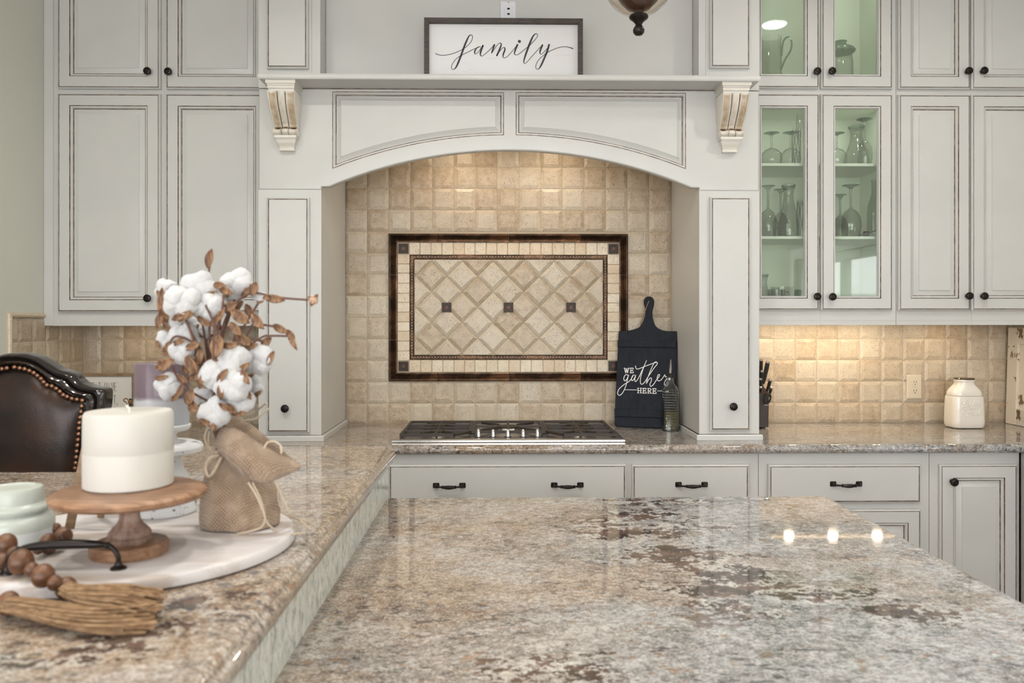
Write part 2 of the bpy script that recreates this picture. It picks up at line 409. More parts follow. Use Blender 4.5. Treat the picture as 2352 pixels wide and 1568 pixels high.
def inset(poly, d):
    n = len(poly); D = d if isinstance(d, (list, tuple)) else [d]*n; out = []
    if max(D) == 0 and min(D) == 0: return list(poly)
    for i in range(n):
        a, b, c = Vector(poly[i-1][:2]), Vector(poly[i][:2]), Vector(poly[(i+1) % n][:2])
        e1 = (b-a).normalized(); e2 = (c-b).normalized()
        n1 = Vector((-e1.y, e1.x)); n2 = Vector((-e2.y, e2.x)); d1, d2 = D[i-1], D[i]
        den = e1.x*e2.y-e1.y*e2.x
        if abs(den) < 1e-3: p = b+n1*((d1+d2)/2)
        else:
            p1 = b+n1*d1; p2 = b+n2*d2; t = ((p2.x-p1.x)*e2.y-(p2.y-p1.y)*e2.x)/den; p = p1+e1*t
        out.append((p.x, p.y))
    return out
def cr(pts, n=8, closed=False):                 # Catmull-Rom through points of any dimension
    P = [list(p) for p in pts]; N = len(P); out = []
    g = (lambda i: P[i % N]) if closed else (lambda i: P[max(0, min(N-1, i))])
    for i in range(N if closed else N-1):
        a, b, c, d = g(i-1), g(i), g(i+1), g(i+2)
        for k in range(n):
            t = k/n
            out.append([.5*((2*q)+(r-p)*t+(2*p-5*q+4*r-s)*t*t+(3*q-p-3*r+s)*t**3) for p, q, r, s in zip(a, b, c, d)])
    if not closed: out.append(P[-1])
    return out
def ribbon(mb, pts, w, P, th=.0012, n=7, mat=0):
    """painted letter stroke: pts (x,y[,w]) in the sign's own units; P maps (x,y,lift) to the world"""
    pts = [(p[0], p[1], (p[2] if len(p) > 2 else w)) for p in pts]
    q = cr(pts, n) if n > 1 and len(pts) > 2 else pts
    V = []; F = []
    for i, (x, y, ww) in enumerate(q):
        a = q[max(0, i-1)]; b = q[min(len(q)-1, i+1)]; dx, dy = b[0]-a[0], b[1]-a[1]; l = sqrt(dx*dx+dy*dy) or 1
        nx, ny = -dy/l*ww/2, dx/l*ww/2
        V += [P(x-nx, y-ny, th), P(x+nx, y+ny, th)]
    for i in range(len(q)-1): F.append((2*i, 2*i+1, 2*i+3, 2*i+2))
    mb.add(V, F, mat)
    for e in (q[0], q[-1]):
        mb.add([P(e[0]+cos(2*pi*k/10)*e[2]/2, e[1]+sin(2*pi*k/10)*e[2]/2, th) for k in range(10)], [tuple(range(10))], mat)

# ------------------------------------------------------------------ the room
def wall_holes(name, axis, pos, th, a0, a1, holes, mat, z1=HC):
    mb = MB(); segs = sorted(holes); cur = a0
    def bx(p, q, za, zb):
        if axis == 'x': mb.box(pos, pos+th, p, q, za, zb)
        else: mb.box(p, q, pos, pos+th, za, zb)
    for (h0, h1, za, zb) in segs:
        bx(cur, h0, 0, z1); bx(h0, h1, 0, za); bx(h0, h1, zb, z1); cur = h1
    bx(cur, a1, 0, z1)
    return struct(mb.build(name, mat, origin=(0, 0, 0), smooth=0))
def window(name, axis, pos, h, out=1, nx=2, nz=1):
    a0, a1, z0, z1 = h; fr = MB(); gl = MB(); w = .06
    def bx(m, p, q, za, zb, d0, d1):
        if axis == 'x': m.box(pos+d0*out, pos+d1*out, p, q, za, zb)
        else: m.box(p, q, pos+d0*out, pos+d1*out, za, zb)
    for (p, q, za, zb) in ((a0, a0+w, z0, z1), (a1-w, a1, z0, z1), (a0+w, a1-w, z0, z0+w), (a0+w, a1-w, z1-w, z1)): bx(fr, p, q, za, zb, .02, .10)
    for i in range(1, nx):
        c = a0+(a1-a0)*i/nx; bx(fr, c-.025, c+.025, z0+w, z1-w, .03, .09)
    for i in range(1, nz):
        c = z0+(z1-z0)*i/nz; bx(fr, a0+w, a1-w, c-.02, c+.02, .03, .09)
    o = struct(fr.build(name, TRIMW, smooth=0))
    bx(gl, a0+w, a1-w, z0+w, z1-w, .058, .062); gl.build('window_pane', WPANE, o, smooth=0)
    tr = MB()
    for (p, q, za, zb) in ((a0-.08, a0, z0-.08, z1+.08), (a1, a1+.08, z0-.08, z1+.08), (a0, a1, z1, z1+.08), (a0-.0, a1, z0-.08, z0)): bx(tr, p, q, za, zb, -.018, .0)
    tr.build('window_casing', TRIMW, o, smooth=0); return o
struct(MB().box(XL-2, XR+1.5, YF-1, YW+.12, -.05, 0).build('floor', mk_wood('floor_planks', (.19, .115, .065), (.27, .175, .10), .4, .35, 'Y'), origin=(0, 0, 0), smooth=0))
struct(MB().box(XL-.12, XR+.12, YF-.12, YW+.12, HC, HC+.05).build('ceiling', CEIL, origin=(0, 0, 0), smooth=0))
wall_back = struct(MB().box(XL-.12, XR+.12, YW, YW+.12, 0, HC).build('wall_back', GROUT, origin=(0, 0, 0), smooth=0))
wall_left = wall_holes('wall_left', 'x', XL-.12, .12, YF, YW, [(-1.9, .1, .9, 2.5)], WALL)
HOLE_R = (.35, 1.95, 1.08, 1.87); wall_right = wall_holes('wall_right', 'x', XR, .12, YF, YW, [HOLE_R], WALL)
HOLE_F = (-1.6, 2.0, .75, 2.65); wall_holes('wall_front', 'y', YF-.12, .12, XL-.12, XR+.12, [HOLE_F], WALL)
window('window_1', 'x', XR, HOLE_R, 1, 2); window('window_2', 'y', YF, HOLE_F, -1, 3, 2); window('window_3', 'x', XL, (-1.9, .1, .9, 2.5), -1, 2, 2)

# tiles ---------------------------------------------------------------------------
TM = {}
def tile_mesh(w, h, var, bev=.0155, th=.0055):
    k = (round(w, 3), round(h, 3), var)
    if k in TM: return TM[k]
    rr = random.Random(hash(k)); P = [(-w/2, -h/2), (w/2, -h/2), (w/2, h/2), (-w/2, h/2)]
    b = [min(bev*rr.uniform(.75, 1.2), w/3, h/3) for _ in range(4)]
    mb = MB().rings(P, [(0, th, 0), (.0003, th-.0068, 0), (.0012, th-.0076+.0, 0)] if 0 else
                    [(0, th, 0), (.0002, th-.0007, 0), (.0009, th-.0013, 0), ([x for x in b], .0004, 0), ([x+.0008 for x in b], 0, 0)], 0)
    mb.v = [(x+rr.uniform(-.0004, .0004), y, z+rr.uniform(-.0004, .0004)) for x, y, z in mb.v]
    me = bpy.data.meshes.new('tile'); me.from_pydata(mb.v, [], mb.f); me.materials.append(TILE); me.update()
    TM[k] = me; return me
def tile_at(parent, x0, x1, z0, z1, y, side=None):
    w, h = x1-x0-.0012, z1-z0-.0012
    if w < .012 or h < .012: return
    me = tile_mesh(w, h, random.randrange(5))
    c = ((x0+x1)/2, y-.0055, (z0+z1)/2)
    if side == 'left': c = (XL+.0055, (x0+x1)/2, (z0+z1)/2); place('tile', me, c, parent, rz=pi/2)
    elif side == 'right': c = (XR-.0055, (x0+x1)/2, (z0+z1)/2); place('tile', me, c, parent, rz=-pi/2)
    else: place('tile', me, c, parent)
YT = YW-.0055
ZB = [.914]+[1.0084+.099*k for k in range(14)]
def clampc(v, a, b): return max(a, min(b, v))
xs = [X(793+49.87*i, YT) for i in range(16)]
med = (X(893, YT), X(1442, YT), 1.1108, 1.7896)           # medallion footprint
for i in range(15):
    for k in range(14):
        if 2 <= i <= 12 and 2 <= k <= 8: continue
        top = ZB[k+1]
        tile_at(wall_back, xs[i], xs[i+1], ZB[k], top, YW)
xr = [X(1745-18, YT)]+[X(1777.7+49.5*i, YT) for i in range(12)]; xr[-1] = XR-.009
xl = [XL+.009]+[X(p, YT) for p in (231, 283, 333.5, 384, 434.5, 485, 535.5, 586, 610)]
for arr in (xr, xl):
    for i in range(len(arr)-1):
        for k in range(4): tile_at(wall_back, arr[i], arr[i+1], ZB[k], ZB[k+1], YW)
        tile_at(wall_back, arr[i], arr[i+1], ZB[4], ZB[4]+.099, YW)
ys = [YW-.009, 3.66, 3.56, 3.46, 3.36, 3.26, 3.205]
for i in range(6):
    for k in range(5): tile_at(wall_left, ys[i+1], ys[i], ZB[k], ZB[k+1], 0, 'left')
for i in range(5):
    for k in range(5): tile_at(wall_right, ys[i+1], ys[i], ZB[k], ZB[k+1], 0, 'right')
tr = MB(); zt = ZB[5]
tr.tube([(XL+.004, 3.198, .914), (XL+.004, 3.198, zt+.008)], .010, 8); tr.tube([(XL+.004, 3.19, zt+.008), (XL+.004, 3.77, zt+.008)], .010, 8)
tr.build('tile_trim', TILE2, wall_left)

# medallion ------------------------------------------------------------------------
YM = YW-.002
mx0, mx1, mz0, mz1 = med
md = thing('tile_medallion', 'framed rectangular stone mosaic with diagonal diamonds behind the cooktop', 'tile panel', ((mx0+mx1)/2, YM, mz0))
MB().box(mx0+.004, mx1-.004, YW-.006, YW, mz0+.004, mz1-.004).build('backing', GROUT, md, smooth=0)
def liner(outer, prof, cuts, name, mat, y):
    """mitred moulding round a rectangle, in separate pieces; prof: (distance in from the outer edge, proud)"""
    x0, x1, z0, z1 = outer
    cs = [Vector((x0, z0)), Vector((x1, z0)), Vector((x1, z1)), Vector((x0, z1))]
    for sdx in range(4):
        a, b = cs[sdx], cs[(sdx+1) % 4]; e = (b-a).normalized(); nn = Vector((-e.y, e.x)); L = (b-a).length
        ts = [0]+[c for c in cuts[sdx % 2]]+[1]
        for q in range(len(ts)-1):
            V = []; g = .0006
            for (u, pr) in prof:
                s0 = u if q == 0 else ts[q]*L+g; s1 = L-u if q == len(ts)-2 else ts[q+1]*L-g
                for sp in (s0, s1):
                    p = a+e*sp+nn*u; V.append((p.x, y-pr, p.y))
            n = len(prof); F = [(2*k, 2*k+1, 2*k+3, 2*k+2) for k in range(n-1)]
            F += [tuple(2*k for k in range(n)), tuple(2*k+1 for k in range(n))[::-1]]
            MB().add(V, F).build(name, mat, md, smooth=50)
def arc(u0, u1, h0, h, n=6): return [(u0+(u1-u0)*k/n, h0+h*sin(pi*k/n)) for k in range(n+1)]
prof = [(0, 0), (0, .008)]+arc(.001, .012, .010, .006)+arc(.0135, .0175, .009, .002, 4)+[(.019, .006)]+arc(.020, .025, .007, .003, 4)+[(.0265, .006), (.028, .0085), (.038, .0105), (.040, .0095), (.040, 0)]
liner((mx0, mx1, mz0, mz1), prof, ((.20, .50, .80), (.28, .72)), 'moulding_piece', BRONZE, YM)
bx0, bx1 = X(941.2, YT), X(1395.2, YT); bz0, bz1 = Z(825.5, YT), Z(585.5, YT)
prof = [(0, 0), (0, .007), (.002, .0085), (.0035, .006), (.0165, .006), (.018, .0085), (.0205, .007), (.0205, 0)]
liner((bx0, bx1, bz0, bz1), prof, ((.33, .68), (.55,)), 'bead_liner', BRONZE, YM)
bd = MB(); c = .0101; nx_, nz_ = 68, 36
def beadpt(x, z): bd.ball((x, YM-.0065, z), .0050, 8, 5, sc=(1, .8, 1))
for i in range(nx_):
    x = bx0+c+(bx1-bx0-2*c)*i/(nx_-1); beadpt(x, bz0+c); beadpt(x, bz1-c)
for i in range(1, nz_-1):
    z = bz0+c+(bz1-bz0-2*c)*i/(nz_-1); beadpt(bx0+c, z); beadpt(bx1-c, z)
tag(bd.build('bead_row', simple('bronze_bead', (.24, .17, .12), .3, metal=.9), md), kind='stuff')
def small_tile(x0, x1, z0, z1, y=YM-.004):
    k = ('m', round(x1-x0, 3), round(z1-z0, 3), random.randrange(4)); w, h = x1-x0, z1-z0
    if k not in TM:
        rr = random.Random(str(k)); cc = .004
        P = [(-w/2+cc, -h/2), (0, -h/2), (w/2-cc, -h/2), (w/2, -h/2+cc), (w/2, h/2-cc), (w/2-cc, h/2), (0, h/2), (-w/2+cc, h/2), (-w/2, h/2-cc), (-w/2, -h/2+cc)]
        P = [(a+rr.uniform(-.0007, .0007), b+rr.uniform(-.0007, .0007)) for a, b in P]
        mb = MB().rings(P, [(0, .006, 0), (.0004, .0015, 0), (.0016, 0, 0)], 0)
        me = bpy.data.meshes.new('border_tile'); me.from_pydata(mb.v, [], mb.f); me.materials.append(TILE2); me.update(); TM[k] = me
    place('border_tile', TM[k], ((x0+x1)/2, y-.003, (z0+z1)/2), md)
ix0, ix1, iz0, iz1 = mx0+.042, mx1-.042, mz0+.042, mz1-.042
cz = .0225
INSERT = simple('dark_insert_metal', (.028, .019, .014), .42, metal=.5)
def insert(x, z, s=.0218):
    mb = MB(); P = [(x-s, z-s), (x+s, z-s), (x+s, z+s), (x-s, z+s)]
    mb.rings(P, [(0, .012, 0), (0, .001, 0), (.0008, 0, 0), (.0058, 0, 0), (.0065, .0012, 0), (.0125, .0012, 0), (.0130, -.0003, 0), (.0135, .001, 0)], YM-.015, 1)
    for i in range(6):
        for (a, b) in ((-1, 0), (1, 0), (0, 1), (0, -1)):
            u = -s+.0035+(2*s-.007)*i/5; q = s-.0035
            mb.ball((x+(a*q if a else u), YM-.0145, z+(b*q if b else u)), .0013, 6, 4, 2)
    mb.build('metal_insert', [INSERT, simple('copper_insert', (.07, .035, .022), .4, metal=.6), NAIL], md)
zc0, zc1 = (mz0+.040+bz0)/2, (bz1+mz1-.040)/2; xc0, xc1 = (mx0+.040+bx0)/2, (bx1+mx1-.040)/2
for x in (xc0, xc1):
    for z in (zc0, zc1): insert(x, z)
hw = (bz0-(mz0+.040))/2-.0015; n = 18
for zc in (zc0, zc1):
    e = xc0+.0245; L = (xc1-xc0-.049); cur = e; ws = [random.uniform(.94, 1.06) for _ in range(n)]; S = sum(ws)
    for i in range(n):
        w = L*ws[i]/S; small_tile(cur+.001, cur+w-.001, zc-hw, zc+hw); cur += w
n = 11
for xc in (xc0, xc1):
    e = zc0+.0245; L = (zc1-zc0-.049); cur = e; ws = [random.uniform(.94, 1.06) for _ in range(n)]; S = sum(ws)
    for i in range(n):
        w = L*ws[i]/S; small_tile(xc-hw, xc+hw, cur+.001, cur+w-.001); cur += w
# diamonds
dx0, dx1, dz0, dz1 = bx0+.0215, bx1-.0215, bz0+.0215, bz1-.0215
def clip(poly, ax, val, keep_less):
    out = []
    for i in range(len(poly)):
        a, b = poly[i-1], poly[i]; ia = (a[ax] <= val) == keep_less; ib = (b[ax] <= val) == keep_less
        if ia != ib:
            t = (val-a[ax])/(b[ax]-a[ax]); out.append((a[0]+(b[0]-a[0])*t, a[1]+(b[1]-a[1])*t))
        if ib: out.append(b)
    return out
cx0, cz0 = X(1167.7, YT), Z(705.7, YT); pit = .1418; dots = [(X(1025.9, YT), cz0), (cx0, cz0), (X(1311.3, YT), cz0)]
DM = {}
for j in range(-4, 5):
    for i in range(-9, 10):
        if (i+j) % 2 == 0: continue
        cx, cz_ = cx0+i*pit/2, cz0+j*pit/2; h = pit/2-.0011
        P = [(cx, cz_-h), (cx+h, cz_), (cx, cz_+h), (cx-h, cz_)]
        for ax, val, less in ((0, dx1, True), (0, dx0, False), (1, dz1, True), (1, dz0, False)):
            P = clip(P, ax, val, less)
            if not P: break
        if len(P) < 3: continue
        Q = []
        for p in P:
            if not Q or (Vector(p)-Vector(Q[-1])).length > .002: Q.append(p)
        if (Vector(Q[0])-Vector(Q[-1])).length < .002: Q.pop()
        ar = .5*sum(Q[k-1][0]*Q[k][1]-Q[k][0]*Q[k-1][1] for k in range(len(Q)))
        if len(Q) < 3 or abs(ar) < .0004: continue
        nn = len(Q)
        cut = [abs(Q[k][0]-Q[(k+1) % nn][0]) < 1e-4 or abs(Q[k][1]-Q[(k+1) % nn][1]) < 1e-4 for k in range(nn)]
        b = .0135 if abs(ar) > .0035 else .009
        O = [(.0012 if c_ else b*random.uniform(.85, 1.1)) for c_ in cut]
        mb = MB().rings(Q, [(0, .012, 0), (.0003, .0068, 0), (.0009, .0062, 0), (O, .0006, 0), ([o_+.001 for o_ in O], 0, 0)], YM-.0125)
        mb.build('diamond_tile', TILE, md, origin=(cx, YM, cz_), smooth=0)
for (x, z) in dots: insert(x, z)

# ------------------------------------------------------------------ cabinetry profiles
def prof_raised(fw=.0505, T=.02):
    return [(0, T, 0), (0, .007, 0), (.0055, .0012, 0), (.0063, .003, 1), (.0080, .003, 1), (.0088, 0, 0), (fw, 0, 0), (fw+.0007, .0032, 1), (fw+.0024, .0032, 1),
            (fw+.004, .0012, 0), (fw+.008, .002, 0), (fw+.012, .0085, 0), (fw+.0128, .0115, 1), (fw+.0145, .0115, 1), (fw+.018, .0108, 0), (fw+.035, .0035, 0), (fw+.0358, .0014, 0), (fw+.037, .0014, 0)]
def prof_slab(T=.02): return [(0, T, 0), (0, .007, 0), (.0065, .0012, 0), (.0075, .003, 1), (.0095, .003, 1), (.0103, 0, 0)]
def rect(x0, x1, z0, z1): return [(x0, z0), (x1, z0), (x1, z1), (x0, z1)]
def knob(p, parent, M=None):
    mb = MB(); prof = [(.0085, 0), (.0085, .002), (.0055, .004), (.0050, .012), (.0120, .016), (.0158, .019), (.0160, .022), (.0138, .0255), (.0085, .027), (.0080, .0265), (.0065, .028), (.0001, .0288)]
    mb.lathe(prof, (0, 0, 0), 20, axis='y')
    mb.v = [tuple((M(Vector(q)) if M else Vector(q))+Vector(p)) for q in mb.v]
    return mb.build('knob', BLACK, parent)
def pull(p, parent):
    mb = MB(); x, y, z = p; h = .0505
    for s in (-1, 1):
        mb.rings([(x+s*h+dx*.0135, z+dz*.011) for dx, dz in ((-.8, -1), (.8, -1), (1, -.6), (1, .6), (.8, 1), (-.8, 1), (-1, .6), (-1, -.6))], [(0, .003, 0), (0, .001, 0), (.003, -.004, 0), (.005, -.006, 0)], y)
        mb.tube(cr([(x+s*h, y-.004, z), (x+s*(h-.001), y-.017, z-.001), (x+s*(h-.014), y-.024, z-.001), (x+s*(h-.03), y-.026, z-.001)], 5), [.0075, .007, .006, .0055, .005, .0045, .0042, .004, .0038, .0038, .0038, .0038, .0038, .004, .004, .0042], 10)
    pts = [(x+u*(h-.022), y-.026-.002*(1-u*u), z-.001-.0015*(1-u*u)) for u in [k/10 for k in range(-10, 11)]]
    mb.tube(pts, [.0044+.0034*(1-abs(k/10)**1.5)+(.0025 if abs(k) in (9,) else 0) for k in range(-10, 11)], 10)
    return mb.build('handle', BLACK, parent)

YU, YUD = 3.445, 3.425                       # upper cabinets: face frame, door fronts
YH, YHD = 3.258, 3.238                       # hood surround front, panel fronts
HXL, HXR = X(594, YH), X(1743.5, YH); HIL, HIR = X(738, YH), X(1606, YH)
def zd(py, Y=YUD, px=1176): return Z(py, Y, px)
def wood_door(par, px0, px1, z0, z1, Y=YUD, kn=None, prof=None, name='door'):
    P = rect(X(px0, Y), X(px1, Y), z0, z1)
    d = MB().rings(P, prof or prof_raised(), Y, 0).build(name, [PAINT, GLAZE], par)
    if kn: knob((X(kn[0], Y), Y, atY(kn[0], kn[1], Y).z), d)
    return d
ztop = 2.93
# left upper cabinets
zl = [atY(250, p, YUD).z for p in (717, 214, 203)]; zbL = atY(300, 748, YU).z
cl = thing('wall_cabinet', 'cream four-door wall cabinet between the sage side wall and the hood surround', 'cabinet', (XL+.5, 3.6, zbL))
MB().box(XL+.001, HXL-.002, YU+.018, YW-.01, zbL+.034, 2.99).box(XL+.001, HXL-.002, YU, YU+.018, zbL, 2.99).build('body', PAINT, cl, smooth=0)
g = MB(); xw = X(122, YU)
g.box(xw-.0006, xw+.0009, YU-.0006, YU, zbL+.012, 2.99); g.box(XL+.002, XL+.0035, YU-.0006, YU, zbL+.012, 2.99)
g.build('glaze_line', GLAZE, cl, smooth=0)['kind'] = 'stuff'
MB().cbox(XL+.001, xw+.003, YU-.006, YU, zbL, 2.99, .002).build('scribe_moulding', PAINT, cl)
wood_door(cl, 131, 367, zl[0], zl[1], kn=(342.5, 685)); wood_door(cl, 380, 616, zl[0], zl[1], kn=(391, 685.5))
wood_door(cl, 131, 367, zl[2], ztop, kn=(342.5, 166)); wood_door(cl, 380, 616, zl[2], ztop, kn=(390, 167))
MB().box(XL+.001, HXL, YU-.03, YU, 2.97, HC-.001).build('crown', PAINT, cl, smooth=0)

# right upper cabinets
zr = [atY(2060, p, YUD).z for p in (713, 216, 203.4)]; zbR = atY(2050, 746, YU).z
xg0, xg1 = HXR+.004, X(2058, YU)
cg = thing('wall_cabinet', 'cream wall cabinet with four glass doors showing glassware, right of the hood', 'cabinet', ((xg0+xg1)/2, 3.6, zbR))
INT = simple('cabinet_interior_paint', (.86, .89, .80), .5)
zs1, zs2 = Z(375.8, 3.475), Z(544.4, 3.475)
b = MB()
for q in ((xg0, xg0+.016, YU+.018, YW-.012, zbR+.034, 2.99), (xg1-.016, xg1-.001, YU+.018, YW-.012, zbR+.034, 2.99), (xg0+.016, xg1-.016, YW-.022, YW-.012, zbR+.034, 2.99),
          (xg0+.016, xg1-.016, YU+.018, YW-.022, zbR+.034, zbR+.050), (xg0+.016, xg1-.016, YU+.018, YW-.022, 2.97, 2.99), (xg0+.016, xg1-.016, YU+.018, YW-.022, zr[1]-.03, zr[2]+.03)): b.box(*q)
b.build('carcass', INT, cg, smooth=0)
b = MB(); xm = X(1884, YU)
for q in ((xg0, xg0+.03), (xg1-.03, xg1-.001)): b.box(q[0], q[1], YU, YU+.018, zbR, 2.99)
for q in ((zbR, zr[0]+.03), (zr[1]-.03, zr[2]+.03), (2.9, 2.99)): b.box(xg0+.03, xg1-.03, YU, YU+.018, q[0], q[1])
b.build('face_frame', PAINT, cg, smooth=0)
sh = []
for zz in (zs1, zs2):
    sh.append(MB().cbox(xg0+.017, xg1-.022, 3.475, YW-.024, zz-.006, zz+.006, .001).build('shelf', TRIMW, cg))
def glass_door(par, px0, px1, z0, z1, kn):
    Y = YUD; fw = .0505; P = rect(X(px0, Y), X(px1, Y), z0, z1)
    rg = [(0, .02, 0), (0, .007, 0), (.0055, .0012, 0), (.0063, .003, 1), (.0080, .003, 1), (.0088, 0, 0), (fw, 0, 0), (fw+.0007, .0032, 1), (fw+.0024, .0032, 1),
          (fw+.004, .0012, 0), (fw+.008, .002, 0), (fw+.0115, .012, 0), (fw+.0115, .02, 0), (0, .02, 0)]
    d = MB().rings(P, rg, Y, 0, cap=False).build('door', [PAINT, GLAZE], par)
    q = inset(P, fw+.0095); MB().box(q[0][0], q[1][0], Y+.012, Y+.015, q[0][1], q[2][1]).build('glass_pane', PANE, d, smooth=0)
    knob((X(kn[0], Y), Y, atY(kn[0], kn[1], Y).z), d)
glass_door(cg, 1718, 1882.5, zr[0], zr[1], (1873.5, 681)); glass_door(cg, 1887, 2051, zr[0], zr[1], (1908.5, 681.5))
glass_door(cg, 1718, 1882.5, zr[2], ztop, (1873.5, 166.5)); glass_door(cg, 1887, 2051, zr[2], ztop, (1907.5, 166))
cw = thing('wall_cabinet', 'cream wall cabinet with solid raised-panel doors, right of the glass-door cabinet', 'cabinet', ((xg1+XR)/2, 3.6, zbR))
MB().box(xg1+.001, XR-.001, YU+.018, YW-.01, zbR+.034, 2.99).box(xg1+.001, XR-.001, YU, YU+.018, zbR, 2.99).build('body', PAINT, cw, smooth=0)
wood_door(cw, 2065, 2230, zr[0], zr[1], kn=(2221, 679.5)); wood_door(cw, 2233, 2398, zr[0], zr[1], kn=(2255.5, 680))
wood_door(cw, 2065, 2230, zr[2], ztop, kn=(2220, 165.5)); wood_door(cw, 2233, 2398, zr[2], ztop, kn=(2255, 165))
MB().box(xg0, XR-.001, YU-.03, YU, 2.97, HC-.001).build('crown', PAINT, cw, smooth=0)
for o_, a, b_ in ((cg, xg0, xg1), (cw, xg1, XR)):
    mb = MB(); xx = X(1884, YU) if o_ is cg else X(2231.5, YU)
    mb.box(xx-.0006, xx+.0006, YU-.0004, YU+.0002, zbR+.012, zr[0]); mb.box(a, b_-.001, YU-.0005, YU+.0002, zbR+.0185, zbR+.0195)
    mb.build('face_joint', simple('joint_shadow', (.5, .45, .37), .6), o_, smooth=0)

# ------------------------------------------------------------------ hood surround
hood = thing('hood_surround', 'cream arched wooden range-hood surround with mantel shelf and carved brackets', 'range hood', ((HXL+HXR)/2, 3.5, .914))
zsh = 2.3118
def fill_holes(outer, holes, y0, y1, name, par, mats, bevel=0):
    """board in the XZ plane with holes: outer and holes ccw, from y0 (front) to y1 (back)"""
    import bmesh
    bm = bmesh.new(); loops = []
    for lp in [outer]+holes:
        vs = [bm.verts.new((x, y0, z)) for x, z in lp]; es = [bm.edges.new((vs[i], vs[(i+1) % len(vs)])) for i in range(len(vs))]; loops.append((vs, es))
    bmesh.ops.triangle_fill(bm, use_beauty=True, use_dissolve=False, edges=[e for _, es in loops for e in es], normal=(0, -1, 0))
    for (vs, es) in loops:
        bk = [bm.verts.new((v.co.x, y1, v.co.z)) for v in vs]
        for i in range(len(vs)):
            j = (i+1) % len(vs); bm.faces.new((vs[i], vs[j], bk[j], bk[i]))
    bmesh.ops.recalc_face_normals(bm, faces=bm.faces)
    if bevel:
        es = [e for e in loops[0][1] if e.is_valid]
        bmesh.ops.bevel(bm, geom=es, offset=bevel, segments=4, profile=.5, affect='EDGES')
    me = bpy.data.meshes.new(name); 
    O = Vector(((outer[0][0]+outer[1][0])/2, y0, min(z for _, z in outer)))
    for v in bm.verts: v.co -= O
    bm.to_mesh(me); bm.free()
    for m in mats: me.materials.append(m)
    me.shade_smooth(); me.set_sharp_from_angle(angle=radians(30))
    return place(name, me, O, par)
zsp = Z(430, YH)
ax0, ax1, az0, az1 = X(772, YH), X(1571, YH), Z(423, YH), Z(345, YH)
acx = (ax0+ax1)/2; hc = (ax1-ax0)/2; rise = az1-az0; R = (hc*hc+rise*rise)/(2*rise); acz = az1-R
ath = math.asin(hc/R)
arch = [(acx+R*sin(t), acz+R*cos(t)) for t in [ath-2*ath*k/40 for k in range(41)]]     # right to left
def archz(x, off=0): return acz+sqrt((R+off)**2-(x-acx)**2)
XJ0, XJ1 = HXL, HXR
outer = [(XJ0, zsp-.012), (HIL, zsp-.012), (HIL, zsp), (X(757, YH), zsp)]+arch[::-1]+[(X(1588, YH), zsp), (HIR, zsp), (HIR, zsp-.012), (XJ1, zsp-.012), (XJ1, zsh), (XJ0, zsh)]
def vpanel(px0, px1, pyt, inner_left):
    x0, x1, zt_ = X(px0, YH), X(px1, YH), Z(pyt, YH)
    off = .0605
    bot = [(x0+(x1-x0)*k/16, archz(x0+(x1-x0)*k/16, off)) for k in range(17)]
    return bot+[(x1, zt_), (x0, zt_)]
pA = vpanel(763.5, 1157.5, 212, 0); pB = vpanel(1184.5, 1575.5, 211.5, 1)
fill_holes(outer, [pA, pB], YH, YH+.03, 'valance', hood, [PAINT], 0.007)
for P_ in (pA, pB):
    MB().rings(P_, [(0, .012, 0), (0, -.0006, 0), (.001, -.0008, 1), (.0028, -.0004, 1), (.004, .002, 0), (.0085, .001, 0), (.0115, .011, 0), (.0122, .0125, 1), (.0142, .0125, 1), (.0165, .0115, 0), (.025, .006, 0), (.034, .0005, 0), (.0350, .0020, 0), (.0365, .0020, 0)], YH, 0).build('valance_panel', [PAINT, GLAZE], hood)
ZC = .9145
def leg(x0, x1, inner_is_x1):
    b = MB(); b.box(x0, x1, YH, YW-.011, ZC, zsp-.012); return b.build('leg', PAINT, hood, smooth=0)
leg(HXL, HIL, 1); leg(HIR, HXR, 0)
b = MB()
b.slab([(HXL-.012, YH-.012), (HIL+.012, YH-.012), (HIL+.012, YW-.02), (HIL, YW-.02), (HIL, YH), (HXL-.012, YH)], [(0, ZC), (0, ZC+.018), (.003, ZC+.022)]).build('base_moulding', PAINT, hood)
b = MB().slab([(HIR-.012, YH-.012), (HXR+.012, YH-.012), (HXR+.012, YH), (HIR, YH), (HIR, YW-.02), (HIR-.012, YW-.02)], [(0, ZC), (0, ZC+.018), (.003, ZC+.022)]).build('base_moulding', PAINT, hood)
b = MB()
for (a, c_) in ((HXL, HIL+.001), (HIR-.001, HXR)): b.box(a, c_, YH-.0012, YH, ZC+.022, ZC+.0235)
for a in (HIL-.0005, HIR-.0005): b.box(a, a+.001, YH, YW-.02, ZC+.022, ZC+.0232)
b.box(HXL, HXR, YH-.0014, YH, zsh-.0022, zsh-.0002)
b.build('glaze_line', GLAZE, hood, smooth=0)['kind'] = 'stuff'
lid_z = 2.235
MB().box(HIL-.03, HIR+.03, YH+.032, YW-.011, lid_z, lid_z+.02).box(HIL-.02, HIL, YH+.03, YW-.011, zsp-.012, lid_z).box(HIR, HIR+.02, YH+.03, YW-.011, zsp-.012, lid_z).build('hood_underside', PAINT, hood, smooth=0)
# mantel shelf
YS, YR = 3.128, 3.36
sx0, sx1 = X(591.5, YS), X(1747, YS); zst = zsh+.0216
b = MB(); b.slab([(sx0, YS), (sx1, YS), (sx1, YH+.001), (HXR-.002, YH+.001), (HXR-.002, YR), (HXL+.002, YR), (HXL+.002, YH+.001), (sx0, YH+.001)],
                 [(.004, zsh), (.001, zsh+.004), (0, zsh+.007), (0, zsh+.014), (.0025, zst-.0025), (.004, zst)])
b.box(HXL, HXR, YH-.0004, YR, zsh-.001, zst+.0003); b.build('mantel_shelf', PAINT, hood)
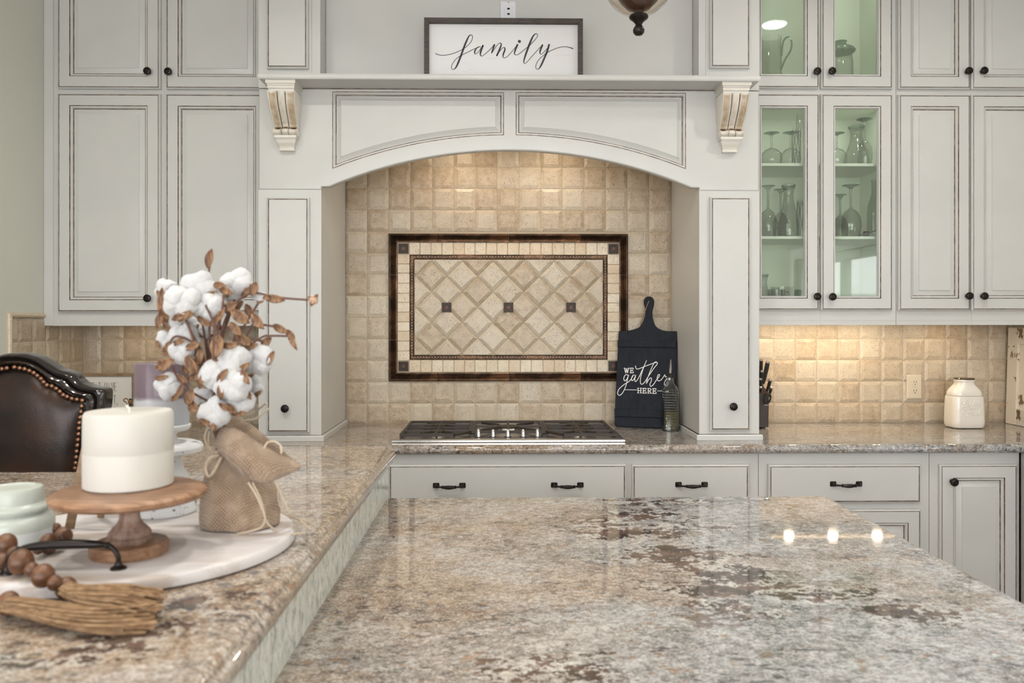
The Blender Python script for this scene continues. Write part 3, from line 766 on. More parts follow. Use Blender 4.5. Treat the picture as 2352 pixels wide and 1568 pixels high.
# upper pilasters, recess
UIL, UIR = X(735.5, YH), X(1605, YH)
MB().box(HXL, UIL, YH, YR, zst, 2.99).build('upper_pilaster', PAINT, hood, smooth=0)
MB().box(UIR, HXR, YH, YR, zst, 2.99).build('upper_pilaster', PAINT, hood, smooth=0)
MB().box(HXL, HXR, YR, YW-.012, zst-.02, 2.99).build('recess_back', PAINT, hood, smooth=0)
MB().box(HXL-.01, HXR+.01, YH-.03, YR, 2.97, HC-.001).build('crown', PAINT, hood, smooth=0)
b = MB()
for a in (UIL+.0003, UIR-.0013): b.box(a, a+.001, YR-.001, YR-.0002, zst, 2.97)
for a in (X(716, YH), X(1620, YH)): b.box(a, a+.0008, YH-.0004, YH, zst, 2.97)
b.build('glaze_line', GLAZE, hood, smooth=0)['kind'] = 'stuff'
zq = lambda px, py: atY(px, py, YHD).z
wood_door(hood, 611.5, 706.5, zq(660, 156.5), 2.9, YHD, prof=prof_slab(), name='pilaster_panel')
wood_door(hood, 1632, 1724, zq(1680, 155), 2.9, YHD, prof=prof_slab(), name='pilaster_panel')
wood_door(hood, 612, 709.5, zq(660, 994), zq(660, 452.5), YHD, (657, 937), prof_slab())
wood_door(hood, 1632, 1724.5, zq(1680, 989.5), zq(1680, 451.5), YHD, (1682, 932.5), prof_slab())
# carved brackets
def corbel(cx):
    c = thing_part = MB(); w = .050
    for (z0, z1, pr, hw_) in ((-.013, 0, .119, .0568), (-.019, -.013, .114, .0535), (-.030, -.019, .110, .0515), (-.041, -.030, .104, .049)):
        c.box(cx-hw_, cx+hw_, YH-pr, YH, zsh+z0, zsh+z1)
    # fluted scroll
    NXs, zs = 48, [i/40 for i in range(41)]
    def dep(t):     # projection at t from top (0) to bottom (1)
        if t < .80:
            u = t/.80; return .106-.075*u+.012*sin(pi*min(1, u*1.15))
        u = (t-.80)/.20; return .033+.017*sin(pi*u)
    def prof_x(u):  # -1..1
        a = abs(u)
        if a < .26: return .010*sqrt(max(0, 1-(a/.26)**2))*.8+.002
        if a < .31: return -.006
        v = (a-.31)/.69
        return .0065-.010*sin(pi*v)**1.2+(.002 if v > .85 else 0) - (.006 if a > .985 else 0)
    V = []; H = .206; top = zsh-.041
    for t in zs:
        hw_ = (.0545-.0085*min(1, t/.8)) if t < .8 else .046+.002*sin(pi*(t-.8)/.2)
        for i in range(NXs+1):
            u = -1+2*i/NXs; d = max(.004, dep(t)+prof_x(u)*(1 if t < .78 else .9)-(.008 if .78 < t < .815 else 0))
            V.append((cx+u*hw_, YH-d, top-H*.76*t))
    n = NXs+1; F = [(k*n+i+1, k*n+i, (k+1)*n+i, (k+1)*n+i+1) for k in range(len(zs)-1) for i in range(NXs)]
    o = len(V)
    for k, t in enumerate(zs):
        V.append((V[k*n][0], YH, V[k*n][2])); V.append((V[k*n+NXs][0], YH, V[k*n][2]))
    for k in range(len(zs)-1):
        F.append((o+2*k, o+2*k+2, (k+1)*n, k*n)); F.append((k*n+NXs, (k+1)*n+NXs, o+2*k+3, o+2*k+1))
    F.append(tuple(i for i in range(n))+(o+1, o)); kk = (len(zs)-1); F.append((o+2*kk, o+2*kk+1)+tuple(kk*n+i for i in range(NXs, -1, -1)))
    c.add(V, F)
    zb = top-H*.76
    for (z0, z1, pr, hw_) in ((-.008, 0.002, .046, .043), (-.013, -.008, .040, .039)):
        c.box(cx-hw_, cx+hw_, YH-pr, YH, zb+z0, zb+z1)
    lv = [(0, .034, .038), (.008, .033, .036), (.016, .027, .032), (.024, .021, .029), (.032, .019, .028), (.038, .022, .030), (.041, .021, .029)]
    V = []
    for (z, pr, hw_) in lv: V += [(cx-hw_, YH, zb-.013-z), (cx-hw_, YH-pr, zb-.013-z), (cx+hw_, YH-pr, zb-.013-z), (cx+hw_, YH, zb-.013-z)]
    F = [(k*4+i, k*4+4+i, k*4+5+i, k*4+1+i) for k in range(len(lv)-1) for i in range(3)]; F.append(tuple(len(lv)*4-4+i for i in range(4)))
    c.add(V, F)
    c.build('carved_bracket', ANTQ, hood, smooth=40)
corbel(atY(643.5, 200, 3.139).x); corbel(atY(1693, 200, 3.139).x)
for px in (1050, 1285):         # lamps under the hood
    x = X(px, 3.5); o = MB().lathe([(.038, 0), (.038, .006), (.030, .007)], (x, 3.52, lid_z-.0072), 20).build('hood_lamp', STEEL, hood)
    MB().lathe([(.027, 0), (.027, .001)], (x, 3.52, lid_z-.0085), 20).build('lamp_lens', mk_emit('warm_lamp', (1, .78, .5), 6), o)
    area_light('hood_light', (x, 3.52, lid_z-.012), (x, 3.60, 1.0), .06, .06, 1.45, (1, .80, .58), disk=True)

# ------------------------------------------------------------------ counters and base cabinets
YC, YB, YBD = 3.13, 3.168, 3.148
def bull(z1, th, r=None):
    r = th/2; return [(r*(1-sin(a)), z1-th/2-r*cos(a)) for a in [pi*k/8 for k in range(0, 9)]]
XRC = X(2341, YC)
ct = MB().slab([(XL+.001, YC), (XRC, YC), (XRC, .25), (XR-.001, .25), (XR-.001, YW-.001), (XL+.001, YW-.001)], bull(.914, .036))
tag(ct.build('countertop', GRAN_C, origin=(0, 0, 0)), 'long polished granite countertop along the tiled wall under the cooktop', 'countertop')
zb0 = lambda px, py: atY(px, py, YBD).z
ZU = .877
def base(name_lab, px0, px1):
    x0, x1 = X(px0, YB), X(px1, YB)
    t = thing('base_cabinet', name_lab, 'cabinet', ((x0+x1)/2, 3.4, 0))
    MB().box(x0, x1, YB, YW-.001, .1, ZU).box(x0, x1, YB+.07, YW-.001, 0, .1).build('body', PAINT, t, smooth=0)
    MB().box(x1-.0012, x1-.0002, YB-.0008, YB+.001, .1, ZU).build('glaze_line', GLAZE, t, smooth=0); return t
def drawer(t, px0, px1, py0, py1, pulls):
    d = wood_door(t, px0, px1, zb0((px0+px1)/2, py1), zb0((px0+px1)/2, py0), YBD, prof=prof_slab(), name='drawer')
    for (a, b_) in pulls: pull((X(a, YBD), YBD, zb0(a, b_)), d)
t0 = base('cream base cabinet under the left wall counter, hidden behind the raised bar', 118, 886)
drawer(t0, 300, 870, 1067, 1157, [(590, 1114)]); wood_door(t0, 300, 580, .16, zb0(500, 1172), YBD); wood_door(t0, 590, 870, .16, zb0(500, 1172), YBD)
t1 = base('cream base cabinet under the cooktop with one wide and one narrow drawer', 886.5, 1742)
drawer(t1, 892, 1439, 1067, 1157, [(1032, 1114.5), (1303, 1113.5)]); drawer(t1, 1452, 1721.5, 1067, 1157, [(1588.5, 1112.5)])
wood_door(t1, 892, 1160, .16, zb0(1200, 1172), YBD); wood_door(t1, 1170, 1439, .16, zb0(1200, 1172), YBD); wood_door(t1, 1452, 1721, .16, zb0(1600, 1172), YBD)
t2 = base('cream drawer base cabinet right of the cooktop cabinet, door below its drawer', 1742.5, 2134)
drawer(t2, 1766, 2116.5, 1067, 1156, [(1943.5, 1111)]); wood_door(t2, 1766, 2116.5, .16, zb0(1940, 1171), YBD)
t3 = base('cream single-door base cabinet with black knob at the far right corner', 2134.5, 2341)
wood_door(t3, 2160, 2338, .13, zb0(2240, 1067), YBD, (2186, 1105))
# right-hand run along the side wall
XB = XRC+.030
tr_ = thing('base_cabinet', 'cream base cabinet run along the right side wall, seen as a sliver', 'cabinet', ((XB+XR)/2, 1.7, 0))
MB().box(XB, XR-.001, .3, YB-.002, .1, ZU).box(XB+.07, XR-.001, .3, YB-.002, 0, .1).build('body', PAINT, tr_, smooth=0)
Mx = lambda p: Vector((XB-.02+p.y, -p.x, p.z))
for (a, c_) in ((-3.12, -2.66), (-2.65, -2.1), (-2.09, -1.55), (-1.54, -1.0), (-.99, -.4)):
    MB().rings(rect(a, c_, .13, .86), prof_raised(), 0, 0, M=Mx).build('door', [PAINT, GLAZE], tr_)

# ------------------------------------------------------------------ island and raised bar
XI1 = .908; YI = 2.236; XP = -.298
ZBAR = 1.055
tag(MB().slab([(XP-.02, .30), (XI1, .30), (XI1, YI), (XP-.02, YI)], bull(.914, .034)).build('island_countertop', GRAN_I, origin=(0, 0, 0)),
    'broad polished granite island top with dark brown veins in the foreground', 'countertop')
isl = thing('island_cabinet', 'cream cabinet body under the granite island', 'cabinet', (.3, 1.3, 0))
MB().box(XP+.0, XI1-.05, .36, YI-.05, .1, .879).box(XP, XI1-.12, .42, YI-.12, 0, .1).build('body', PAINT, isl, smooth=0)
for (a, c_) in ((.40, .98), (1.0, 1.58), (1.6, 2.16)):
    MB().rings(rect(a, c_, .14, .85), prof_raised(), 0, 0, M=lambda p: Vector((XI1-.03-p.y, p.x, p.z))).build('door', [PAINT, GLAZE], isl)
MB().box(XP-.20, XP-.022, .30, YI-.03, 0, ZBAR-.0365).build('bar_wall', PAINT, isl, smooth=0)
tag(MB().slab([(XP-.021, .28), (XP, .28), (XP, YI-.002), (XP-.021, YI-.002)], [(0, .9145), (0, ZBAR-.0362)]).build('granite_splash', GRAN_E, origin=(0, 0, 0), smooth=0),
    'narrow upright granite strip, coloured pale for window light, facing the island under the raised bar edge', 'backsplash')
bx = XP+.023
poly = [(-1.62, .22), (bx, .22), (bx, YI-.025), (bx-.02, YI-.004), (atZ(455, 1022, ZBAR).x, YI-.004), (atZ(205, 1080, ZBAR).x-.02, atZ(100, 1080, ZBAR).y), (-1.62, atZ(100, 1080, ZBAR).y)]
rg = [(.006, ZBAR-.036), (.001, ZBAR-.033), (0, ZBAR-.028), (.0, ZBAR-.022), (.002, ZBAR-.016), (.006, ZBAR-.0135), (.0075, ZBAR-.010), (.010, ZBAR-.005), (.015, ZBAR-.0015), (.021, ZBAR)]
bar = MB().slab(poly, rg)
tag(bar.build('bar_countertop', GRAN_B, origin=(0, 0, 0), smooth=60), 'raised granite bar top at left carrying the round white tray', 'countertop')
tag(MB().lathe([(.007, 0), (.008, .002), (.0065, .0045), (.003, .006), (.0001, .0065)], (*atZ(1762, 1146, .914)[:2], .914), 16).build('countertop_button', SILV),
    'tiny chrome button set in the far edge of the island top', 'button')

# ------------------------------------------------------------------ ceiling lights and under-cabinet lights
def downlight(x, y, lab, power=9):
    t = thing('recessed_light', lab, 'ceiling light', (x, y, HC-.012))
    MB().lathe([(.085, 0), (.088, .006), (.088, .0115), (.066, .0115), (.066, .004), (.070, 0)], (x, y, HC-.012), 28, cap=False).build('trim_ring', TRIMW, t)
    MB().lathe([(.066, 0), (.066, .002)], (x, y, HC-.007), 24).build('lens', mk_emit('downlight_lens', (1, .97, .92), 22), t)
    area_light('downlight', (x, y, HC-.014), (x, y, 0), .12, .12, power, (1, .95, .87), spread=radians(150), disk=True)
downlight(1.545, 2.33, 'round recessed ceiling light over the right aisle'); downlight(-.15, 1.75, 'round recessed ceiling light over the cooktop aisle', 11)
downlight(-1.15, 1.75, 'round recessed ceiling light over the left counter'); downlight(.45, .6, 'round recessed ceiling light over the near island', 7.5); downlight(-1.0, .4, 'round recessed ceiling light over the raised bar', 7.5)
def under_light(x0, x1, n, y, z, lab, p):
    t = thing('under_cabinet_light', lab, 'light', ((x0+x1)/2, y, z-.014))
    MB().cbox(x0, x1, y-.02, y+.02, z-.012, z, .002).build('housing', TRIMW, t)
    MB().box(x0+.02, x1-.02, y-.006, y+.006, z-.0128, z-.0118).build('lens_strip', mk_emit('warm_lens', (1, .72, .42), 7), t, smooth=0)
    for i in range(n):
        x = x0+(x1-x0)*(i+.5)/n
        MB().lathe([(.010, 0), (.010, .002)], (x, y, z-.0145), 14).build('lamp', mk_emit('warm_puck', (1, .80, .52), 9), t)
        area_light('puck_light', (x, y, z-.016), (x, y+.06, z-1), .04, .04, p, (1, .80, .55), disk=True)
zul = zbR+.0335
under_light(1.19, 1.78, 3, 3.60, zul, 'slim under-cabinet light bar with three warm lamps beneath the glass cabinet', .85)
under_light(1.92, 2.14, 1, 3.60, zul, 'short under-cabinet light beneath the solid-door cabinet', .5)
under_light(-1.72, -1.48, 1, 3.60, zbL+.0335, 'short under-cabinet light beneath the left wall cabinet', .30)
for (x_, y_, z_, lab_) in ((1.42, 3.50, zr[1]-.031, 'added fill light inside the glass cabinet, left lower bay'), (1.62, 3.50, zr[1]-.031, 'added fill light inside the glass cabinet, right lower bay'),
                        (1.42, 3.50, 2.969, 'added fill light inside the glass cabinet, left upper bay'), (1.62, 3.50, 2.969, 'added fill light inside the glass cabinet, right upper bay')):
    t = thing('added_cabinet_fill', lab_, 'light', (x_, y_, z_-.006))  # added fill pucks that brighten the cabinet interior, not known fixtures
    MB().lathe([(.022, 0), (.024, .002), (.024, .0058)], (x_, y_, z_-.006), 18).build('housing', TRIMW, t)
    MB().lathe([(.016, 0), (.016, .001)], (x_, y_, z_-.0072), 16).build('lens', mk_emit('cabinet_fill_lens', (1, .96, .86), 8), t)
    area_light('cabinet_fill_light', (x_, y_, z_-.009), (x_, y_+.04, z_-1), .04, .04, .15, (1, .97, .88), disk=True)

# ------------------------------------------------------------------ things on the mantel
YFS = 3.215
fx0, fx1, fz0, fz1 = X(974, YFS), X(1339, YFS), zst+.001, Z(41, YFS)
fs = thing('framed_sign', 'wide white sign reading family in a dark wooden frame on the mantel shelf', 'sign', ((fx0+fx1)/2, YFS, fz0))
fw = .0185
def frame_parts(par, x0, x1, z0, z1, y, w, dep, mat, M=None):
    for P in ([(x0, z0), (x1, z0), (x1-w, z0+w), (x0+w, z0+w)], [(x1, z0), (x1, z1), (x1-w, z1-w), (x1-w, z0+w)], [(x1, z1), (x0, z1), (x0+w, z1-w), (x1-w, z1-w)], [(x0, z1), (x0, z0), (x0+w, z0+w), (x0+w, z1-w)]):
        MB().rings(P, [(0, dep, 0), (0, .001, 0), (.001, 0, 0)], y, 0, M=M, back=True).build('frame_side', mat, par, smooth=0)
frame_parts(fs, fx0, fx1, fz0, fz1, YFS, fw, .038, GREYW)
t_ = NT('white_wood_panel', rough=.6); n_ = t_.noise(t_.map(t_.coord(), scale=(3, 30, 60)), 3, 5, .7)
t_.set('color', t_.mix(t_.step(n_, .64, .70), (.74, .74, .75), (.60, .59, .58))); t_.bump(n_, .15, .0008); WPAN = t_.m
MB().box(fx0+fw, fx1-fw, YFS+.022, YFS+.030, fz0+fw*.3, fz1-fw).build('panel', WPAN, fs, smooth=0)
P = lambda x, y, l: tuple(atY(970+x*.16156, y*.16156, YFS+.022)+Vector((0, -l, 0)))
b = MB()
T_, K_ = 8, 24
for st in ([(190, 762, 11), (240, 782, 8), (300, 787, 8), (400, 772, 8), (480, 745, 8), (545, 715, 7), (620, 670, 7), (680, 610, 8), (712, 550, 8), (710, 510, 9), (690, 498, 11), (660, 520, 18), (622, 600, 26), (590, 680, 27), (550, 790, 27), (515, 880, 26), (480, 955, 20), (447, 986, 9), (420, 975, 8), (420, 930, 8), (455, 868, 8), (510, 815, 8), (570, 780, 8), (660, 735, 8), (750, 690, 8)],
           [(828, 668, 9), (800, 668, 12), (765, 692, 18), (745, 735, 20), (745, 762, 12), (768, 765, 8), (805, 728, 8), (850, 660, 8)], [(862, 650, 24), (842, 700, 26), (828, 748, 24), (828, 785, 14), (850, 798, 8), (890, 770, 8), (955, 712, 8), (1022, 642, 9)],
           [(1024, 640, 24), (1002, 705, 20), (985, 758, 10), (1030, 690, 8), (1078, 628, 8), (1108, 612, 10), (1122, 635, 18), (1100, 700, 25), (1060, 790, 22)], [(1060, 790, 8), (1100, 730, 8), (1145, 682, 8), (1172, 680, 14), (1172, 715, 22), (1152, 770, 22), (1148, 810, 12), (1170, 824, 8), (1210, 802, 8), (1260, 750, 8), (1350, 640, 8)],
           [(1352, 638, 24), (1325, 705, 24), (1310, 760, 16), (1328, 782, 8), (1370, 770, 8), (1440, 715, 8), (1520, 650, 8), (1590, 580, 8), (1632, 525, 8), (1635, 490, 9), (1612, 482, 12), (1575, 515, 20), (1535, 600, 27), (1500, 690, 27), (1465, 790, 25), (1443, 870, 16), (1452, 903, 8), (1490, 880, 8), (1560, 800, 8), (1630, 722, 8), (1700, 648, 8)],
           [(1708, 642, 22), (1680, 710, 24), (1672, 755, 14), (1692, 770, 8), (1735, 735, 8), (1795, 665, 8)], [(1802, 637, 24), (1775, 730, 26), (1725, 850, 26), (1685, 935, 22), (1648, 985, 9), (1615, 970, 8), (1618, 920, 8), (1655, 850, 8), (1720, 790, 8), (1800, 735, 8), (1900, 690, 8), (1980, 668, 8), (2060, 668, 9), (2140, 692, 13)]):
    ribbon(b, st, 8, P)
b.add([P(1380+22*cos(2*pi*k/20), 590+22*sin(2*pi*k/20), .0012) for k in range(20)], [tuple(range(20))])
tag(b.build('lettering', INK, fs, smooth=0), 'dark flowing script word family')
# wall plate above the mantel
YO = YR-.006; ox0, ox1 = X(1149, YO), X(1185, YO); oz1 = Z(2, YO); oz0 = oz1-.115
wp = thing('wall_plate', 'white wall plate with two small sockets just above the family sign', 'wall plate', ((ox0+ox1)/2, YO, oz0))
MB().rings(rect(ox0, ox1, oz0, oz1), [(0, .006, 0), (0, .003, 0), (.003, 0, 0)], YO).build('plate', WPLAS, wp)
MB().rings(rect(X(1158.5, YO), X(1177, YO), oz0+.022, Z(13.5, YO)), [(0, .003, 0), (0, -.001, 0), (.001, -.002, 0)], YO).build('socket_face', WPLAS, wp)
for zz in (20.5, 32.5): MB().box(X(1165, YO), X(1171, YO), YO-.0028, YO-.001, Z(zz+2, YO), Z(zz-2, YO)).build('socket', DARK, wp, smooth=0)
MB().lathe([(.0028, 0), (.002, .001)], (X(1168, YO), YO-.0005, Z(5.5, YO)), 10, axis='y').build('screw', SILV, wp)

# outlet on the right backsplash
YO = YW-.0125; ox0, ox1, oz0, oz1 = X(2083, YO), X(2117.5, YO), Z(917.5, YO), Z(862, YO)
op = thing('outlet', 'almond duplex electrical outlet on the tiled wall left of the cookie jar', 'outlet', ((ox0+ox1)/2, YO, oz0))
MB().rings(rect(ox0, ox1, oz0, oz1), [(0, .0065, 0), (0, .002, 0), (.0045, -.0015, 0)], YO).build('plate', ALMOND, op)
for zz in (879.5, 899.5):
    cxx, czz = X(2101, YO), Z(zz, YO); o = MB().lathe([(.0165, 0), (.0165, .0025), (.016, .003)], (cxx, YO-.001, czz), 20, axis='y', sx=1, sy=.86).build('socket', ALMOND, op)
    m = MB()
    for s_ in (-1, 1): m.box(cxx+s_*.0058-.001, cxx+s_*.0058+.001, YO-.0045, YO-.003, czz-.001, czz+.0085)
    m.lathe([(.0024, 0), (.0024, .001)], (cxx, YO-.0035, czz-.0075), 10, axis='y'); m.build('slots', DARK, o, smooth=0)['kind'] = 'stuff'
MB().lathe([(.0025, 0), (.002, .001)], (X(2101, YO), YO-.0012, Z(889.5, YO)), 10, axis='y').build('screw', SILV, op)

# ------------------------------------------------------------------ cooktop
cxa, cxb = -.413, .500; cya, cyb = 3.205, 3.70; zc_ = .9142
ck = thing('cooktop', 'stainless steel gas cooktop with black cast-iron grates under the arch', 'cooktop', ((cxa+cxb)/2, (cya+cyb)/2, zc_))
MB().slab([(cxa, cya), (cxb, cya), (cxb, cyb), (cxa, cyb)], [(.004, zc_), (0, zc_+.002), (0, zc_+.009), (.004, zc_+.0125), (.03, zc_+.0125), (.04, zc_+.008)]).build('steel_top', STEEL, ck)
zp = zc_+.008
def bar3(m, a, b_, w=.010, h=.010, z=.942): 
    a, b_ = Vector((*a, 0)), Vector((*b_, 0)); d = (b_-a).normalized(); n_ = Vector((-d.y, d.x, 0))*w/2
    V = [(*(p+q)[:2], zz) for zz in (z-h, z) for p in (a, b_) for q in (n_*1.0, -n_)]
    V = []
    for zz, k in ((z-h, 1), (z-.002, 1), (z, .7)):
        for p, q in ((a, n_), (a, -n_), (b_, -n_), (b_, n_)): r_ = p+q*k; V.append((r_.x, r_.y, zz))
    F = [(i+4*k, (i+1) % 4+4*k, (i+1) % 4+4*k+4, i+4*k+4) for k in (0, 1) for i in range(4)]+[(8, 9, 10, 11), (3, 2, 1, 0)]
    m.add(V, F)
def grate(x0, x1, y0, y1, kind):
    m = MB(); w = .013
    if kind == 'c': pts = [(x0, y0), (x1, y0), (x1, y1), (x0, y1)]
    elif kind == 'l': pts = [(x0, y0), (x1-.062, y0), (x1, y0+.085), (x1, y1), (x0, y1)]
    else: pts = [(x0+.062, y0), (x1, y0), (x1, y1), (x0, y1), (x0, y0+.085)]
    for i in range(len(pts)): bar3(m, pts[i], pts[(i+1) % len(pts)], w, .011)
    for (px_, py_) in pts: m.box(px_-.006, px_+.006, py_-.006, py_+.006, zp, .928)
    cx_ = (x0+x1)/2
    if kind == 'c':
        cy_ = (y0+y1)/2+.01
        for a in (0, 90, 180, 270): bar3(m, (cx_+.045*cos(radians(a)), cy_+.045*sin(radians(a))), (cx_+((x1-x0)/2*cos(radians(a)) if a % 180 == 0 else 0), cy_+((y1-cy_) if a == 90 else (y0-cy_) if a == 270 else 0)), .009, .009)
        for s1 in (-1, 1):
            for s2 in (-1, 1): bar3(m, (cx_+s1*.04, cy_+s2*.04), (cx_+s1*.115, cy_+s2*.13), .009, .011)
            bar3(m, (cx_+s1*.115, cy_-.13), (cx_+s1*.148, cy_-.13), .009, .011); bar3(m, (cx_+s1*.115, cy_+.13), (cx_+s1*.148, cy_+.13), .009, .011)
    else:
        ym = (y0+y1)/2; bar3(m, (x0, ym), (x1, ym), .011, .013)
        for cy_ in (y0+.11, y1-.105):
            for a in (0, 90, 180, 270):
                ex = cx_+((x1-x0)/2*cos(radians(a)) if a % 180 == 0 else 0); ey = cy_+(.10 if a == 90 else -.105 if a == 270 else 0)
                bar3(m, (cx_+.03*cos(radians(a)), cy_+.03*sin(radians(a))), (ex, ey), .009, .012)
            for a in (45, 135, 225, 315): bar3(m, (cx_+.035*cos(radians(a)), cy_+.035*sin(radians(a))), (cx_+.085*cos(radians(a)), cy_+.085*sin(radians(a))), .008, .010)
    m.build('grate', IRON, ck)
gy0, gy1 = 3.262, 3.668
grate(-.384, -.113, gy0, gy1, 'l'); grate(-.101, .190, 3.345, gy1, 'c'); grate(.202, .472, gy0, gy1, 'r')
for (x, y, r) in ((-.249, gy0+.11, .034), (-.249, gy1-.105, .040), (.337, gy0+.11, .034), (.337, gy1-.105, .040), (.045, 3.515, .048)):
    o = MB().lathe([(r+.022, 0), (r+.020, .002), (r+.004, .003), (r+.002, .010), (r-.004, .011)], (x, y, zp), 28).build('burner', simple('polished_burner', (.66, .52, .36), .22, metal=1) if 0 else STEEL, ck)
    MB().lathe([(r, 0), (r, .004), (r-.005, .007), (.0001, .0075)], (x, y, zp+.011), 28).build('burner_cap', IRON, o)
for px in (1099, 1132.5, 1166.5, 1201.5, 1234.5):
    y = 3.300; x = X(px, y); o = MB().lathe([(.0155, 0), (.0155, .002), (.012, .003)], (x, y, zp), 20).build('knob_bezel', simple('knob_skirt', (.05, .05, .05), .3, metal=.5), ck)
    MB().lathe([(.0112, 0), (.0105, .004), (.0092, .018), (.0072, .024), (.0050, .0275), (.0001, .028)], (x, y, zp+.003), 20, sx=.9).build('knob', SILV, o)

# ------------------------------------------------------------------ leaning board sign and oil bottle
A, B, C_ = atZ(1412, 979, .915), atZ(1548, 984.5, .915), atY(1490, 683, 3.752)
nrm = (B-A).cross(C_-A).normalized()
if nrm.y > 0: nrm = -nrm
def onb(px, py, l=0.0):
    r = ray(px, py); o = Vector((0, 0, EYE)); t = (A-o).dot(nrm)/r.dot(nrm); return o+r*t+nrm*l
def plane_plate(name, pts, th, mat, par, lift=0.0, ch=.0012, smooth=30):
    """plate in the board's plane, outline as points on that plane; front face at lift+th"""
    W = [onb(*p) for p in pts]; u = (B-A).normalized(); v = nrm.cross(u); 
    if v.z < 0: v = -v
    P2 = [((w-A).dot(u), (w-A).dot(v)) for w in W]
    ar = sum(P2[i-1][0]*P2[i][1]-P2[i][0]*P2[i-1][1] for i in range(len(P2)))
    if ar < 0: P2 = P2[::-1]
    M = lambda p: A+u*p.x+v*p.z+nrm*(lift-p.y)
    return MB().rings(P2, [(0, 0, 0), (0, -th+ch, 0), (ch, -th, 0)], 0, 0, M=M, back=True).build(name, mat, par, smooth=smooth)
bs = thing('board_sign', 'black paddle-shaped wooden board with white lettering leaning beside the cooktop', 'sign', tuple((A+B)/2))
q = lambda x, y: (1380+x*.2233, 660+y*.2233)
hl = cr([q(188, 470), q(200, 455), q(300, 447), q(365, 430), q(410, 405), q(440, 350), q(462, 280), q(462, 230), q(448, 180), q(448, 135), q(470, 106), q(497, 100), q(525, 104), q(547, 130), q(547, 180), q(533, 240), q(533, 300), q(550, 365), q(580, 415), q(640, 447), q(700, 455), q(780, 456), q(792, 470)], 3)
plane_plate('board', [(1412, 974), (1414.5, 979)]+[(1546, 984.5), (1549, 980)]+[tuple(p) for p in hl[::-1]], .014, CHALK, bs)
plane_plate('batten', [q(145, 1250), q(148, 1330), q(765, 1350), q(765, 1268)], .006, CHALK, bs, .0142)
plane_plate('batten', [q(180, 550), q(178, 618), q(778, 626), q(783, 558)], .006, CHALK, bs, .0142)
P = lambda x, y, l: tuple(onb(*q(x, y), .0142+l))
b = MB(); w = 7
for st in ([(286, 908), (262, 902), (246, 925), (243, 950), (255, 965), (275, 945), (292, 905)], [(292, 905), (280, 950), (262, 1020), (235, 1080), (205, 1112), (183, 1105), (180, 1080), (200, 1042), (250, 1000), (300, 968), (335, 918)],
           [(352, 906), (335, 910), (322, 938), (325, 962), (345, 950), (366, 905), (354, 950), (362, 972), (385, 950), (420, 880), (475, 757)], [(475, 757), (440, 845), (415, 930), (412, 985), (430, 1000), (458, 975), (490, 925), (555, 830), (585, 792), (578, 773), (555, 780), (520, 850), (485, 940), (474, 992)],
           [(362, 812), (372, 842), (400, 840), (470, 812), (545, 785), (580, 775)], [(474, 992), (500, 950), (522, 935), (526, 960), (510, 1000), (520, 1022), (548, 1000), (580, 950)], [(580, 950), (602, 925), (610, 905), (596, 903), (584, 935), (595, 965), (625, 955), (652, 918)],
           [(652, 918), (664, 903), (668, 926), (695, 912), (690, 930), (662, 975), (660, 1008), (680, 1012), (700, 985)]): ribbon(b, st, w, P)
def letters(b, segs, x, y, W, H, w, P, ser=0):
    for sg in segs:
        pts = [(x+a*W, y+c*H) for a, c in sg]; ribbon(b, pts, w, P, n=1)
SER = {'W': [[(0, 0), (.28, 1)], [(.28, 1), (.5, .15)], [(.5, .15), (.72, 1)], [(.72, 1), (1, 0)], [(-.12, 0), (.14, 0)], [(.38, .12), (.62, .12)], [(.86, 0), (1.12, 0)]],
       'E': [[(.15, 0), (.15, 1)], [(0, 0), (.9, 0)], [(0, 1), (.95, 1)], [(.15, .5), (.7, .5)], [(.9, 0), (.9, .2)], [(.95, 1), (.95, .78)], [(.7, .4), (.7, .6)]],
       'H': [[(.12, 0), (.12, 1)], [(.88, 0), (.88, 1)], [(.12, .5), (.88, .5)], [(-.05, 0), (.3, 0)], [(-.05, 1), (.3, 1)], [(.7, 0), (1.05, 0)], [(.7, 1), (1.05, 1)]],
       'R': [[(.15, 0), (.15, 1)], [(0, 0), (.65, 0), (.88, .12), (.88, .38), (.65, .5), (.15, .5)], [(.5, .5), (.85, 1)], [(0, 1), (.35, 1)], [(.8, 1), (1.05, 1)]]}
letters(b, SER['W'], 250, 836, 42, 48, 8, P); letters(b, SER['E'], 308, 835, 34, 48, 8, P)
for i, ch in enumerate('HERE'): letters(b, SER[ch], 385+i*51, 1041+i*1.5, 37, 48, 8, P)
ribbon(b, [(252, 1056), (378, 1058)], 5, P, n=1); ribbon(b, [(586, 1068), (700, 1071)], 5, P, n=1)
tag(b.build('lettering', WHITE, bs, smooth=0), 'white words WE gather HERE')
MB().tube([onb(*q(500, 150), .016), onb(*q(480, 200), .02), onb(*q(455, 280), .019), onb(*q(430, 340), .018), onb(*q(412, 405), .017)], .0022, 6).build('jute_loop', JUTE, bs)
ob = atZ(1543, 990, .9145); ox, oy = ob.x, ob.y+.03; so = 530.0
bt = thing('oil_bottle', 'ribbed clear glass oil bottle with metal pourer standing before the black board', 'bottle', (ox, oy, .9145))
